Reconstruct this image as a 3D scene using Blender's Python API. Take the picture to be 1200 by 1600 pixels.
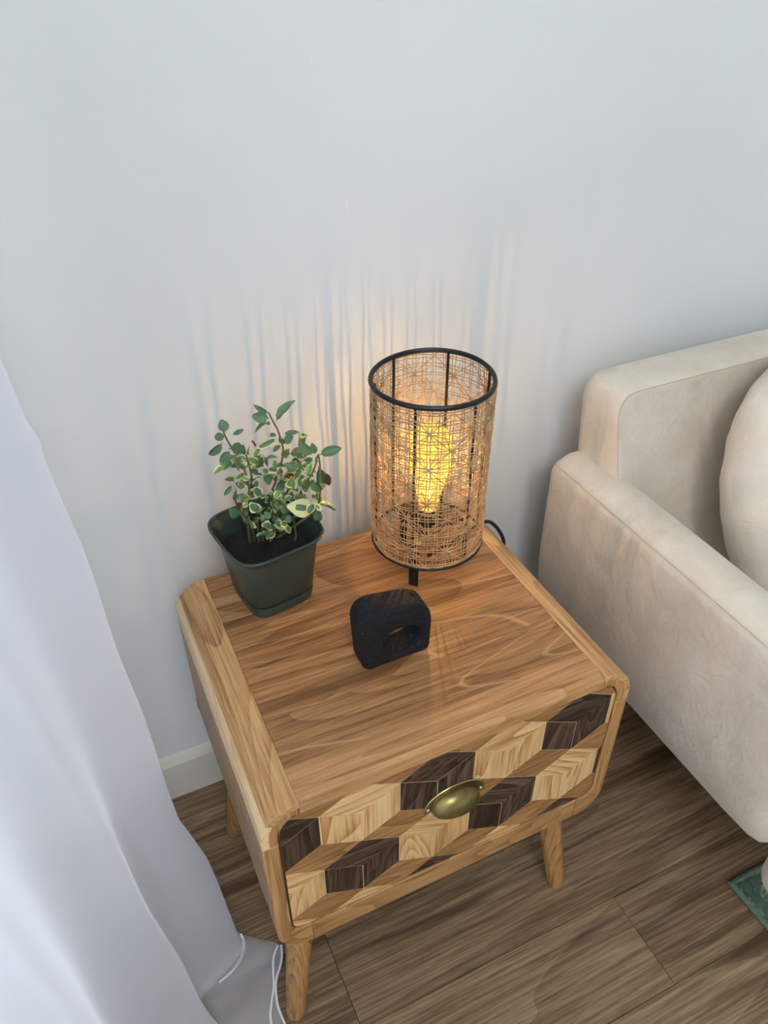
import bpy, bmesh, math, random
from mathutils import Vector, Matrix
random.seed(11)
for o in list(bpy.data.objects): bpy.data.objects.remove(o)
scn = bpy.context.scene
COL = scn.collection
def lin(r, g, b):
    f = lambda c: (c/255/12.92) if c/255 <= .04045 else ((c/255+.055)/1.055)**2.4
    return (f(r), f(g), f(b), 1)

# ------------------------------------------------------------------ camera
cd = bpy.data.cameras.new('camera'); cam = bpy.data.objects.new('camera', cd); COL.objects.link(cam)
cd.sensor_fit = 'VERTICAL'; cd.sensor_height = 36; cd.lens = 36*1221.37/1600; cd.clip_start = .02
R_ = Vector((0.90587787, -0.42351253, -0.00473556)); U_ = Vector((0.25984905, 0.5469088, 0.79584498)); F_ = Vector((0.33446041, 0.72216888, -0.60548191))
m = Matrix((R_, U_, -F_)).transposed().to_4x4(); m.translation = Vector((-0.3192, -0.4721, 1.3397)); cam.matrix_world = m
scn.camera = cam
# ------------------------------------------------------------------ world, lights, exposure
w = bpy.data.worlds.new('world'); scn.world = w; w.use_nodes = True
w.node_tree.nodes['Background'].inputs['Color'].default_value = (.90, .96, 1.0, 1)
w.node_tree.nodes['Background'].inputs['Strength'].default_value = .37
def area(name, loc, target, sx, sy, power, col, spread=180):
    l = bpy.data.lights.new(name, 'AREA'); l.shape = 'RECTANGLE'; l.size = sx; l.size_y = sy; l.energy = power; l.color = col; l.spread = math.radians(spread)
    o = bpy.data.objects.new(name, l); COL.objects.link(o); o.location = loc
    o.rotation_euler = (Vector(target)-Vector(loc)).to_track_quat('-Z', 'Y').to_euler(); return o
area('window_daylight', (-1.25, -1.15, 1.5), (1, -1.0, 1.1), 2.1, 2.0, 42, (.86, .93, 1.0))
area('upper_wall_fill', (-.7, -1.9, 2.75), (.3, .45, 1.15), 1.5, 1.2, 42, (.95, .98, 1.0))  # added fill without a modelled source, brightens the upper wall
scn.view_settings.view_transform = 'Standard'; scn.view_settings.look = 'None'
scn.view_settings.gamma = 1; scn.view_settings.use_curve_mapping = False
scn.view_settings.exposure = 0.70

# ------------------------------------------------------------------ helpers
FZ = .58483; D = .3961
def tag(o, label=None, cat=None, group=None, kind=None):
    if label: o['label'] = label
    if cat: o['category'] = cat
    if group: o['group'] = group
    if kind: o['kind'] = kind
    return o
def empty(name, loc, label, cat, group=None):
    o = bpy.data.objects.new(name, None); COL.objects.link(o); o.location = loc; o.empty_display_size = .05
    return tag(o, label, cat, group)
def wloc(o):
    v = Vector((0, 0, 0))
    while o is not None: v += o.location; o = o.parent
    return v
def mesh_obj(name, verts, faces, mats, parent=None, mi=None, smooth=True, angle=35, rot=None):
    """verts in world space; the object's origin goes to their centre; rot=(axis, angle) turns the object's local frame (for the grain)"""
    vs = [Vector(v) for v in verts]
    lo = Vector([min(v[i] for v in vs) for i in range(3)]); hi = Vector([max(v[i] for v in vs) for i in range(3)])
    c = (lo+hi)/2
    if rot: Rm = Matrix.Rotation(rot[1], 3, rot[0]); Ri = Rm.transposed(); loc = [Ri @ (v-c) for v in vs]
    else: loc = [v-c for v in vs]
    me = bpy.data.meshes.new(name); me.from_pydata([tuple(v) for v in loc], [], faces); 
    if not isinstance(mats, (list, tuple)): mats = [mats]
    for mm in mats: me.materials.append(mm)
    if mi: me.polygons.foreach_set('material_index', mi)
    bm = bmesh.new(); bm.from_mesh(me); bmesh.ops.recalc_face_normals(bm, faces=bm.faces); bm.to_mesh(me); bm.free()
    if smooth:
        me.polygons.foreach_set('use_smooth', [True]*len(me.polygons)); me.set_sharp_from_angle(angle=math.radians(angle))
    o = bpy.data.objects.new(name, me); COL.objects.link(o)
    if parent is not None: o.parent = parent; o.location = c-wloc(parent)
    else: o.location = c
    if rot: o.rotation_euler = Matrix.Rotation(rot[1], 3, rot[0]).to_euler()
    return o
def bm_obj(name, bm, mats, parent=None, **k):
    bm.verts.index_update(); v = [tuple(x.co) for x in bm.verts]; f = [[x.index for x in fa.verts] for fa in bm.faces]; mi = [fa.material_index for fa in bm.faces]
    bm.free(); return mesh_obj(name, v, f, mats, parent, mi=mi, **k)
def box_bm(x0, x1, y0, y1, z0, z1, bev=0, seg=1, bm=None):
    b = bmesh.new(); r = bmesh.ops.create_cube(b, size=1)
    for v in b.verts: v.co = Vector(((x0+x1)/2+v.co.x*(x1-x0), (y0+y1)/2+v.co.y*(y1-y0), (z0+z1)/2+v.co.z*(z1-z0)))
    if bev: bmesh.ops.bevel(b, geom=b.edges[:], offset=bev, segments=seg, affect='EDGES', profile=.5)
    return b
def prism(name, poly, y0, y1, mat, parent=None, bev=0, seg=1, axis='y', **k):
    """poly = list of 2D points, extruded along axis"""
    b = bmesh.new()
    P = {'y': lambda p, t: (p[0], t, p[1]), 'x': lambda p, t: (t, p[0], p[1]), 'z': lambda p, t: (p[0], p[1], t)}[axis]
    a = [b.verts.new(P(p, y0)) for p in poly]; c = [b.verts.new(P(p, y1)) for p in poly]
    n = len(poly); f0 = b.faces.new(a); f1 = b.faces.new(c[::-1])
    for i in range(n): b.faces.new((a[i], c[i], c[(i+1) % n], a[(i+1) % n]))
    bmesh.ops.recalc_face_normals(b, faces=b.faces)
    if bev:
        es = [e for e in b.edges if (e in f0.edges or e in f1.edges)]
        if bev > 0: es = [e for e in b.edges if e in f0.edges[:] or e in f1.edges[:] or e.calc_face_angle(0) > .5]
        bmesh.ops.bevel(b, geom=es, offset=abs(bev), segments=seg, affect='EDGES', profile=.5)
    return bm_obj(name, b, mat, parent, **k)
def tube_data(pts, rad, n=8, V=None, F=None, cap=True, flat=1.0, closed=False):
    V = [] if V is None else V; F = [] if F is None else F
    pts = [Vector(p) for p in pts]; N = len(pts); base = len(V); prev = None
    for i, p in enumerate(pts):
        if closed: t = pts[(i+1) % N]-pts[i-1]
        else: t = pts[min(i+1, N-1)]-pts[max(i-1, 0)]
        t.normalize()
        if prev is None:
            a = Vector((0, 0, 1)) if abs(t.z) < .9 else Vector((0, 1, 0))
            u = t.cross(a).normalized()
        else: u = (prev-t*prev.dot(t)).normalized()
        prev = u; v = t.cross(u)
        r = rad[i] if isinstance(rad, (list, tuple)) else rad
        for k in range(n):
            an = 2*math.pi*k/n; V.append(tuple(p+u*math.cos(an)*r+v*math.sin(an)*r*flat))
    for i in range(N if closed else N-1):
        j = (i+1) % N
        for k in range(n): F.append((base+i*n+k, base+i*n+(k+1) % n, base+j*n+(k+1) % n, base+j*n+k))
    if cap and not closed:
        F.append([base+k for k in range(n)][::-1]); F.append([base+(N-1)*n+k for k in range(n)])
    return V, F
def smooth_path(pts, k=6):
    pts = [Vector(p) for p in pts]; out = []
    for i in range(len(pts)-1):
        p0 = pts[max(i-1, 0)]; p1 = pts[i]; p2 = pts[i+1]; p3 = pts[min(i+2, len(pts)-1)]
        for j in range(k):
            t = j/k; out.append(.5*((2*p1)+(p2-p0)*t+(2*p0-5*p1+4*p2-p3)*t*t+(3*p1-p0-3*p2+p3)*t**3))
    out.append(pts[-1]); return out
def lathe(name, prof, cx, cy, mat, parent=None, n=48, **k):
    V = []; F = []
    for r, z in prof:
        for i in range(n): a = 2*math.pi*i/n; V.append((cx+r*math.cos(a), cy+r*math.sin(a), z))
    for j in range(len(prof)-1):
        for i in range(n): F.append((j*n+i, j*n+(i+1) % n, (j+1)*n+(i+1) % n, (j+1)*n+i))
    F.append(list(range(n))[::-1]); F.append([(len(prof)-1)*n+i for i in range(n)])
    return mesh_obj(name, V, F, mat, parent, **k)
# ------------------------------------------------------------------ materials
class NT:
    def __init__(s, name):
        s.m = bpy.data.materials.new(name); s.m.use_nodes = True; s.t = s.m.node_tree; s.b = s.t.nodes['Principled BSDF']
    def n(s, typ, **k):
        nd = s.t.nodes.new(typ)
        for a, v in k.items():
            if a.startswith('i_'): nd.inputs[a[2:].replace('_', ' ')].default_value = v
            else: setattr(nd, a, v)
        return nd
    def l(s, a, b): s.t.links.new(a, b)
    def ramp(s, fac, stops):
        r = s.n('ShaderNodeValToRGB'); e = r.color_ramp.elements
        while len(e) < len(stops): e.new(.5)
        for i, (p, c) in enumerate(stops): e[i].position = p; e[i].color = c
        s.l(fac, r.inputs[0]); return r.outputs[0]
    def mix(s, fac, a, b, blend='MIX'):
        x = s.n('ShaderNodeMix', data_type='RGBA', blend_type=blend)
        if hasattr(fac, 'links'): s.l(fac, x.inputs[0])
        else: x.inputs[0].default_value = fac
        for k, v in ((6, a), (7, b)):
            if hasattr(v, 'links'): s.l(v, x.inputs[k])
            else: x.inputs[k].default_value = v
        return x.outputs[2]
    def math(s, op, a, b=None):
        x = s.n('ShaderNodeMath', operation=op)
        for k, v in ((0, a), (1, b)):
            if v is None: continue
            if hasattr(v, 'links'): s.l(v, x.inputs[k])
            else: x.inputs[k].default_value = v
        return x.outputs[0]
    def bump(s, h, strength=.3, dist=.001):
        b = s.n('ShaderNodeBump'); b.inputs['Strength'].default_value = strength; b.inputs['Distance'].default_value = dist
        s.l(h, b.inputs['Height']); s.l(b.outputs[0], s.b.inputs['Normal']); return b
def wood(name, dark, mid, light, rough=.42, ax='x', ring=9., knots=0.0, fig=1.0, var=.22, streak=None, spec=.35, sc=1.0, veinpale=None, bw=.42, nb=22, fine=260., fw=.95, spr=.20):
    """grain along local axis ax; growth bands come from a stretched, distorted noise"""
    M = NT(name); tc = M.n('ShaderNodeTexCoord'); oi = M.n('ShaderNodeObjectInfo')
    off = M.n('ShaderNodeVectorMath', operation='SCALE'); off.inputs[0].default_value = (13.7, 7.1, 21.3); M.l(oi.outputs['Random'], off.inputs['Scale'])
    add = M.n('ShaderNodeVectorMath', operation='ADD'); M.l(tc.outputs['Object'], add.inputs[0]); M.l(off.outputs[0], add.inputs[1])
    mp = M.n('ShaderNodeMapping'); M.l(add.outputs[0], mp.inputs[0])
    s_ = {'x': (.16, 1, 1), 'y': (1, .16, 1), 'z': (1, 1, .16)}[ax]; mp.inputs['Scale'].default_value = tuple(v*sc for v in s_)
    n1 = M.n('ShaderNodeTexNoise'); n1.inputs['Scale'].default_value = ring; n1.inputs['Detail'].default_value = 2; n1.inputs['Roughness'].default_value = .45; n1.inputs['Distortion'].default_value = fig
    M.l(mp.outputs[0], n1.inputs['Vector'])
    bands = M.math('FRACT', M.math('MULTIPLY', n1.outputs[0], nb))
    bands = M.math('POWER', bands, .7); bands = M.math('MULTIPLY', bands, .62)       # 0 .. .5 triangular growth bands
    n2 = M.n('ShaderNodeTexNoise'); n2.inputs['Scale'].default_value = fine; n2.inputs['Detail'].default_value = 5; n2.inputs['Roughness'].default_value = .65
    mp2 = M.n('ShaderNodeMapping'); mp2.inputs['Scale'].default_value = {'x': (.035, 1, 1), 'y': (1, .035, 1), 'z': (1, 1, .035)}[ax]; M.l(add.outputs[0], mp2.inputs[0]); M.l(mp2.outputs[0], n2.inputs['Vector'])
    c = M.ramp(M.math('ADD', M.math('MULTIPLY', bands, bw), M.math('MULTIPLY', n2.outputs[0], fw)), [(fw*.5+.365*bw-.03-spr, dark), (fw*.5+.365*bw-.03, mid), (fw*.5+.365*bw-.03+spr, light)])
    n3 = M.n('ShaderNodeTexNoise'); n3.inputs['Scale'].default_value = 5; n3.inputs['Detail'].default_value = 3; M.l(mp.outputs[0], n3.inputs['Vector'])
    c = M.mix(M.ramp(n3.outputs[0], [(.42, (0, 0, 0, 1)), (.62, (1, 1, 1, 1))]), c, mid, 'MIX') if False else c
    if streak:
        n4 = M.n('ShaderNodeTexNoise'); n4.inputs['Scale'].default_value = 26; n4.inputs['Detail'].default_value = 3; n4.inputs['Distortion'].default_value = .2
        mp3 = M.n('ShaderNodeMapping'); mp3.inputs['Scale'].default_value = {'x': (.09, 1, 1), 'y': (1, .09, 1), 'z': (1, 1, .09)}[ax]; M.l(add.outputs[0], mp3.inputs[0]); M.l(mp3.outputs[0], n4.inputs['Vector'])
        c = M.mix(M.ramp(n4.outputs[0], [(.56, (0, 0, 0, 1)), (.68, (.75, .75, .75, 1))]), c, streak)
    if veinpale:
        n5 = M.n('ShaderNodeTexNoise'); n5.inputs['Scale'].default_value = ring*.9; n5.inputs['Detail'].default_value = 1; n5.inputs['Distortion'].default_value = fig*1.5; M.l(mp.outputs[0], n5.inputs['Vector'])
        v = M.math('ABSOLUTE', M.math('SUBTRACT', M.math('FRACT', M.math('MULTIPLY', n5.outputs[0], 9)), .5))
        c = M.mix(M.ramp(v, [(.0, (.6, .6, .6, 1)), (.045, (0, 0, 0, 1))]), c, veinpale)
    if knots:
        vo = M.n('ShaderNodeTexVoronoi'); vo.inputs['Scale'].default_value = 5.5
        mp4 = M.n('ShaderNodeMapping'); mp4.inputs['Scale'].default_value = {'x': (.5, 1, 1), 'y': (1, .5, 1), 'z': (1, 1, .5)}[ax]; M.l(add.outputs[0], mp4.inputs[0]); M.l(mp4.outputs[0], vo.inputs['Vector'])
        c = M.mix(M.ramp(vo.outputs['Distance'], [(.0, (knots,)*3+(1,)), (.10, (0, 0, 0, 1))]), c, tuple(x*.45 for x in dark[:3])+(1,))
    hs = M.n('ShaderNodeHueSaturation'); M.l(c, hs.inputs['Color'])
    M.l(M.math('ADD', M.math('MULTIPLY', oi.outputs['Random'], 2*var), 1-var), hs.inputs['Value'])
    M.l(hs.outputs[0], M.b.inputs['Base Color']); M.b.inputs['Roughness'].default_value = rough; M.b.inputs['Specular IOR Level'].default_value = spec
    M.bump(n2.outputs[0], .15, .0005)
    return M.m
def plain(name, col, rough=.5, metal=0., noise=0., nscale=40., bump=0., bdist=.001, spec=.5, col2=None, det=4):
    M = NT(name); M.b.inputs['Roughness'].default_value = rough; M.b.inputs['Metallic'].default_value = metal; M.b.inputs['Specular IOR Level'].default_value = spec
    M.b.inputs['Base Color'].default_value = col
    if noise or bump:
        tc = M.n('ShaderNodeTexCoord'); n1 = M.n('ShaderNodeTexNoise'); n1.inputs['Scale'].default_value = nscale; n1.inputs['Detail'].default_value = det; M.l(tc.outputs['Object'], n1.inputs['Vector'])
        if noise:
            c2 = col2 or tuple(x*(1-noise) for x in col[:3])+(1,)
            M.l(M.ramp(n1.outputs[0], [(.35, c2), (.65, col)]), M.b.inputs['Base Color'])
        if bump: M.bump(n1.outputs[0], bump, bdist)
    return M.m
TEAK = wood('teak_light', lin(138, 96, 56), lin(186, 140, 92), lin(206, 164, 114), ax='y', ring=7, fig=.5, var=.05, bw=.35)
SAP = wood('teak_sapwood', lin(188, 150, 104), lin(222, 190, 144), lin(234, 208, 166), ax='y', ring=7, fig=.3, var=.02, bw=.2)
TEAKX = wood('teak_light_crosswise', lin(120, 84, 48), lin(168, 124, 76), lin(192, 148, 98), ax='x', ring=7, fig=.5, var=.07, bw=.35)
TEAKZ = wood('teak_light_upright', lin(120, 84, 48), lin(168, 124, 76), lin(192, 148, 98), ax='z', ring=7, fig=.6, var=.07, bw=.35)
TOPW = wood('teak_top', lin(82, 54, 32), lin(142, 100, 62), lin(178, 132, 86), ax='x', ring=6, fig=.7, var=.10, streak=lin(100, 66, 38), veinpale=lin(196, 152, 104), bw=.36, nb=18, spr=.27, fw=1.0)
TOPF = wood('teak_top_front', lin(122, 84, 50), lin(168, 122, 78), lin(192, 148, 100), ax='x', ring=6, fig=1.4, var=.04, bw=.32, nb=14, spr=.25)
SIDEW = wood('teak_side', lin(110, 82, 56), lin(150, 118, 86), lin(174, 142, 108), ax='y', ring=7, fig=.5, var=.1)
LEGW = wood('leg_wood', lin(124, 88, 48), lin(166, 124, 76), lin(190, 148, 98), ax='z', ring=9, fig=.4, var=.05)
PALE = wood('pale_veneer', lin(170, 118, 66), lin(208, 166, 112), lin(222, 186, 136), ax='x', ring=7, fig=1.1, var=.06, rough=.45, bw=.6, nb=20)
BROWN = wood('brown_veneer', lin(110, 76, 42), lin(150, 108, 64), lin(172, 130, 82), ax='x', ring=7, fig=.9, var=.10, rough=.45)
DARK = wood('dark_veneer', lin(26, 18, 14), lin(56, 41, 32), lin(96, 76, 60), ax='x', ring=7, fig=1.2, var=.25, rough=.4)
FLOORW = wood('floor_wood', lin(66, 50, 36), lin(122, 98, 73), lin(164, 140, 110), ax='x', ring=2.6, fig=.8, var=.12, rough=.5, streak=lin(66, 47, 33), knots=.85, spec=.3, bw=.16, nb=9, fine=230., fw=.8, spr=.22)
GAP_SHADE = plain('gap_shade_dark', lin(30, 20, 14), .9)  # near-black brown: the shade inside narrow gaps put into the colour
INLAY_BACK = plain('inlay_joint_wood', lin(222, 190, 145), .6)
BLACKM = plain('black_metal', lin(24, 24, 27), .42, metal=.2, bump=.15, nscale=160)
# ================================================================== SETTING
WY = .490
def wallmat():
    M = NT('wall_paint'); tc = M.n('ShaderNodeTexCoord'); n1 = M.n('ShaderNodeTexNoise'); n1.inputs['Scale'].default_value = 90; n1.inputs['Detail'].default_value = 5
    M.l(tc.outputs['Object'], n1.inputs['Vector']); M.bump(n1.outputs[0], .08, .001)
    n2 = M.n('ShaderNodeTexNoise'); n2.inputs['Scale'].default_value = 2.5; M.l(tc.outputs['Object'], n2.inputs['Vector'])
    M.l(M.ramp(n2.outputs[0], [(.3, lin(211, 214, 214)), (.7, lin(217, 220, 220))]), M.b.inputs['Base Color']); M.b.inputs['Roughness'].default_value = .75; M.b.inputs['Specular IOR Level'].default_value = .25
    return M.m
WALL = wallmat()
wb = bm_obj('wall_back', box_bm(-.80, 3.2, WY, WY+.12, 0, 2.6), WALL); tag(wb, kind='structure')
# little paint flakes and nicks of the back wall
NICK = plain('paint_nick', lin(236, 238, 236), .6)
for x0, z0, x1, z1, r in [(.0763, 1.0543, .0770, 1.033, .0007), (.0800, 1.005, .0887, .9898, .0009), (.038, 1.214, .0383, 1.2075, .0006), (.567, .9842, .5695, .9825, .0008), (.050, 1.184, .052, 1.183, .0008)]:
    V, F = tube_data([(x0, WY-.0002, z0), ((x0+x1)/2+.0006, WY-.0006, (z0+z1)/2), (x1, WY-.0002, z1)], [r*.5, r, r*.5], 6, flat=.6)
    mesh_obj('paint_nick', V, F, NICK, wb)
# left wall with the window that the sheer curtain hangs in front of
WX = -.72
wl = empty('wall_left', (WX, -1.5, 0), None, None); del_ = None
tag(wl, kind='structure')
for a in [(WX-.12, WX, .02, WY, 0, 2.6), (WX-.12, WX, -3.4, -2.1, 0, 2.6), (WX-.12, WX, -2.1, .02, 0, .06), (WX-.12, WX, -2.1, .02, 2.25, 2.6)]:
    bm_obj('wall_panel', box_bm(*a), WALL, wl)
WHITE = plain('white_trim_paint', lin(208, 204, 194), .45, bump=.05, nscale=30)
win = empty('window_1', (WX-.06, -1.0, .06), None, None); tag(win, kind='structure')
for a in [(WX-.09, WX-.03, -2.1, .02, .06, .12), (WX-.09, WX-.03, -2.1, .02, 2.19, 2.25), (WX-.09, WX-.03, -2.1, -2.04, .12, 2.19), (WX-.09, WX-.03, -.04, .02, .12, 2.19), (WX-.09, WX-.03, -.91, -.85, .12, 2.19)]:
    bm_obj('window_frame', box_bm(*a, bev=.004), WHITE, win)
G = NT('window_glass'); G.b.inputs['Transmission Weight'].default_value = 1; G.b.inputs['Roughness'].default_value = 0; G.b.inputs['IOR'].default_value = 1.1
for a in [(WX-.063, WX-.057, -2.04, -.91, .12, 2.19), (WX-.063, WX-.057, -.85, -.04, .12, 2.19)]: bm_obj('pane', box_bm(*a), G.m, win)
# baseboard: profile with a sloping top
bb = prism('baseboard_back', [(WY, 0), (.478, 0), (.478, .0935), (.4795, .0965), (.4865, .1105), (.4885, .1125), (WY, .1125)], -.72, 3.2, WHITE, None, axis='x', angle=20); tag(bb, kind='structure')
# floor: planks laid along the wall
fl = bm_obj('floor', box_bm(-.80, 3.2, -3.4, WY, -.03, -.004), plain('floor_underlay', lin(35, 27, 20), .9)); tag(fl, kind='structure')
PW = .153; PL = 1.22; ys = -.184; row = 0
seams = {0: .3145, 1: -.157, -1: -.62, 2: -.95, 3: .12, -2: .75}
for row in range(-12, 5):
    y0 = ys+PW*row; y1 = min(y0+PW, .4785)
    if y1 < -2.0 or y0 > .478: continue
    s0 = seams.get(row, random.uniform(-.6, .6)); x = s0
    while x > -.72: x -= PL
    while x < 3.0:
        a = max(x, -.72); b_ = min(x+PL, 3.1)
        if b_-a > .02:
            g = .0004
            mesh = box_bm(a+g, b_-g, y0+g, y1-g, -.004, 0, bev=.0006)
            bm_obj('plank', mesh, FLOORW, fl, smooth=False)
        x += PL
# ================================================================== NIGHTSTAND
ns = empty('nightstand', (0, D/2, 0), 'light teak nightstand with rounded corners, geometric inlaid drawer and splayed round legs', 'nightstand')
HW = .25; HB = .308; RC = .045; T = .019
def Z(z): return FZ+z
def arc(cx, cz, r, a0, a1, n=12):
    return [(cx+r*math.cos(math.radians(a0+(a1-a0)*i/n)), cz+r*math.sin(math.radians(a0+(a1-a0)*i/n))) for i in range(n+1)]
XJ = .2033; SK = .009
for sgn in (-1, 1):
    # long corner board, rounded over the edge
    o_ = [(-XJ, Z(0))]+arc(-HW+RC, Z(-RC), RC, 90, 180)+[(-HW, Z(-.062))]
    i_ = [(-HW+SK, Z(-.062))]+arc(-HW+RC, Z(-RC), RC-SK, 180, 90)+[(-XJ, Z(-SK))]
    poly = [(sgn*-x, z) for x, z in (o_+i_)] if sgn == 1 else o_+i_
    if sgn == 1: prism('corner_board', poly, 0, D, TEAK, ns, bev=-.0012, axis='y')
    else:
        AC = (-HW+RC, Z(-RC))
        oa = [(-XJ, Z(0))]+arc(*AC, RC, 90, 146, 9); ia = arc(*AC, RC-SK, 146, 90, 9)+[(-XJ, Z(-SK))]
        prism('corner_board', oa+ia, 0, D, TEAK, ns, bev=-.0005, axis='y')
        oa = arc(*AC, RC, 146.3, 180, 6)+[(-HW, Z(-.062))]; ia = [(-HW+SK, Z(-.062))]+arc(*AC, RC-SK, 180, 146.3, 6)
        sw = prism('sapwood_edge', oa+ia, 0, D, SAP, ns, bev=-.0005, axis='y'); sw['label'] = 'pale sapwood strip along the left top edge'
    # block under the corner board at the front
    o_ = arc(-HW+RC, Z(-RC), RC-SK, 90, 180)+[(-HW+SK, Z(-.062))]
    i_ = [(-HW+T, Z(-.062))]+arc(-HW+T+.030, Z(-T-.030), .030, 180, 90, 8)
    i_ = [(x, min(z, Z(-T))) for x, z in i_]+[(-HW+RC, Z(-T))]
    poly = [(-sgn*abs(x)*-1 if sgn == 1 else x, z) for x, z in (o_+i_)]
    prism('corner_block', poly, .0008, .03, TEAKZ, ns, bev=-.0008)
    # stile, side boards
    xs = sorted((sgn*HW, sgn*(HW-T)))
    IC = (-HW+T+.016, Z(-.2665+.016)); OC = (-HW+RC, Z(-HB+RC))
    po = [(-HW, Z(-.0621))]+arc(*OC, RC, 180, 205, 4)+arc(*IC, .016, 225, 180, 4)+[(-HW+T, Z(-.0621))]
    prism('stile', [(x*-sgn, z) for x, z in po], 0.0, .02, TEAKZ, ns, bev=-.0010)
    xs2 = sorted((sgn*HW, sgn*(HW-.012)))
    for za, zb in ((-.2632, -.197), (-.1968, -.129), (-.1288, -.0622)):
        bm_obj('side_board', box_bm(xs2[0], xs2[1], .0202, D, Z(za), Z(zb), bev=.0008), SIDEW, ns)
    # bottom corner: solid curved piece, then the corner board behind
    po = arc(*OC, RC, 205.5, 270, 8)+[(-HW+RC, Z(-.2665))]+arc(*IC, .016, 270, 225.5, 5)
    prism('corner_block', [(x*-sgn, z) for x, z in po], .0, .0350, TEAKX, ns, bev=-.0008)
    o_ = [(-HW, Z(-.2634))]+arc(-HW+RC, Z(-HB+RC), RC, 180, 270)+[(-HW+RC, Z(-HB+.012))]+arc(-HW+RC, Z(-HB+RC), RC-.012, 270, 180)+[(-HW+.012, Z(-.2634))]
    prism('bottom_corner_board', [(x*-sgn, z) for x, z in o_], .0352, D, SIDEW, ns, bev=-.0008)
bm_obj('bottom_rail', box_bm(-HW+RC+.0003, HW-RC-.0003, 0, .022, Z(-HB), Z(-.2665), bev=.0014), TEAKX, ns)
bm_obj('bottom_board', box_bm(-HW+RC, HW-RC, .0222, D, Z(-HB), Z(-HB+.012)), SIDEW, ns)
bm_obj('back_board', box_bm(-HW+.013, HW-.013, D-.012, D-.002, Z(-.29), Z(-.02)), SIDEW, ns)
# top planks, front one rolls over into the drawer gap
js = [.047, .118, .206, .298, D]
prof = [(.0, Z(-T+.0005)), (.0003, Z(-.0125)), (.0022, Z(-.0072)), (.006, Z(-.0033)), (.0115, Z(-.0010)), (.019, Z(0)), (js[0]-.0002, Z(0)), (js[0]-.0002, Z(-T+.0005))]
prism('top_plank', prof, -XJ+.0003, XJ-.0003, TOPF, ns, axis='x', angle=50)
for i in range(4): bm_obj('top_plank', box_bm(-XJ+.0003, XJ-.0003, js[i], js[i+1]-.0003, Z(-T+.0005), Z(0), bev=.0004), TOPW, ns)
# drawer
DX = .2285; DT = Z(-T-.0012); DB = Z(-.2648)
def rrect(hx, zb, zt, rt, rb, n=8):
    return arc(hx-rb, zb+rb, rb, 270, 360, n)+arc(hx-rt, zt-rt, rt, 0, 90, n)+arc(-hx+rt, zt-rt, rt, 90, 180, n)+arc(-hx+rb, zb+rb, rb, 180, 270, n)
clipP = rrect(DX, DB, DT, .030, .015)
drawer = prism('drawer', clipP, .0023, .35, INLAY_BACK, ns)
cav = prism('drawer_gap_shade', rrect(DX+.0024, DB-.0016, DT+.0006, .031, .016), .02, .36, GAP_SHADE, ns)  # added dark block, stands in for the shade in the gap round the drawer
def clip(poly, cp):
    out = poly
    for i in range(len(cp)):
        a = cp[i]; b = cp[(i+1) % len(cp)]
        if abs(a[0]-b[0])+abs(a[1]-b[1]) < 1e-7: continue
        ins = lambda p: (b[0]-a[0])*(p[1]-a[1])-(b[1]-a[1])*(p[0]-a[0]) >= -1e-10
        new = []
        for j in range(len(out)):
            p = out[j]; q = out[(j+1) % len(out)]; ip, iq = ins(p), ins(q)
            if ip: new.append(p)
            if ip != iq:
                d1 = (b[0]-a[0])*(p[1]-a[1])-(b[1]-a[1])*(p[0]-a[0]); d2 = (b[0]-a[0])*(q[1]-a[1])-(b[1]-a[1])*(q[0]-a[0]); t = d1/(d1-d2)
                new.append((p[0]+(q[0]-p[0])*t, p[1]+(q[1]-p[1])*t))
        out = new
        if len(out) < 3: return []
    return out
def inset(poly, d):
    n = len(poly); c = (sum(p[0] for p in poly)/n, sum(p[1] for p in poly)/n); out = []
    for i in range(n):
        p0, p1, p2 = poly[i-1], poly[i], poly[(i+1) % n]
        e1 = Vector((p1[0]-p0[0], p1[1]-p0[1])); e2 = Vector((p2[0]-p1[0], p2[1]-p1[1]))
        if e1.length < 1e-6 or e2.length < 1e-6: return poly
        e1.normalize(); e2.normalize(); n1 = Vector((-e1.y, e1.x)); n2 = Vector((-e2.y, e2.x)); b = n1+n2
        if b.length < 1e-6: return poly
        b = b/(b.length_squared)*2*d; out.append((p1[0]+b.x, p1[1]+b.y))
    return out
P_ = .1013; A_ = .0284; B_ = .057; X0 = -.1822; Z0 = Z(-.0433); ROW = 2*A_+B_
def tile(poly, mat, ang):
    area2 = sum(poly[i][0]*poly[(i+1) % len(poly)][1]-poly[(i+1) % len(poly)][0]*poly[i][1] for i in range(len(poly)))
    if area2 < 0: poly = poly[::-1]
    c = clip(inset(poly, .00055), clipP)
    if len(c) < 3: return
    cc = [c[0]]
    for p in c[1:]:
        if math.hypot(p[0]-cc[-1][0], p[1]-cc[-1][1]) > .0004: cc.append(p)
    a = abs(sum(cc[i][0]*cc[(i+1) % len(cc)][1]-cc[(i+1) % len(cc)][0]*cc[i][1] for i in range(len(cc))))/2
    if len(cc) < 3 or a < 4e-6: return
    prism('inlay_tile', cc, .0018+random.uniform(-.0001, .0001), .0030, mat, drawer, smooth=False, rot=('Y', -ang))
rowcols = [[None]*6, [DARK, PALE, DARK, PALE, DARK, PALE], [PALE, DARK, PALE, DARK, PALE, DARK], [PALE, PALE, DARK, PALE, DARK, PALE]]
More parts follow.
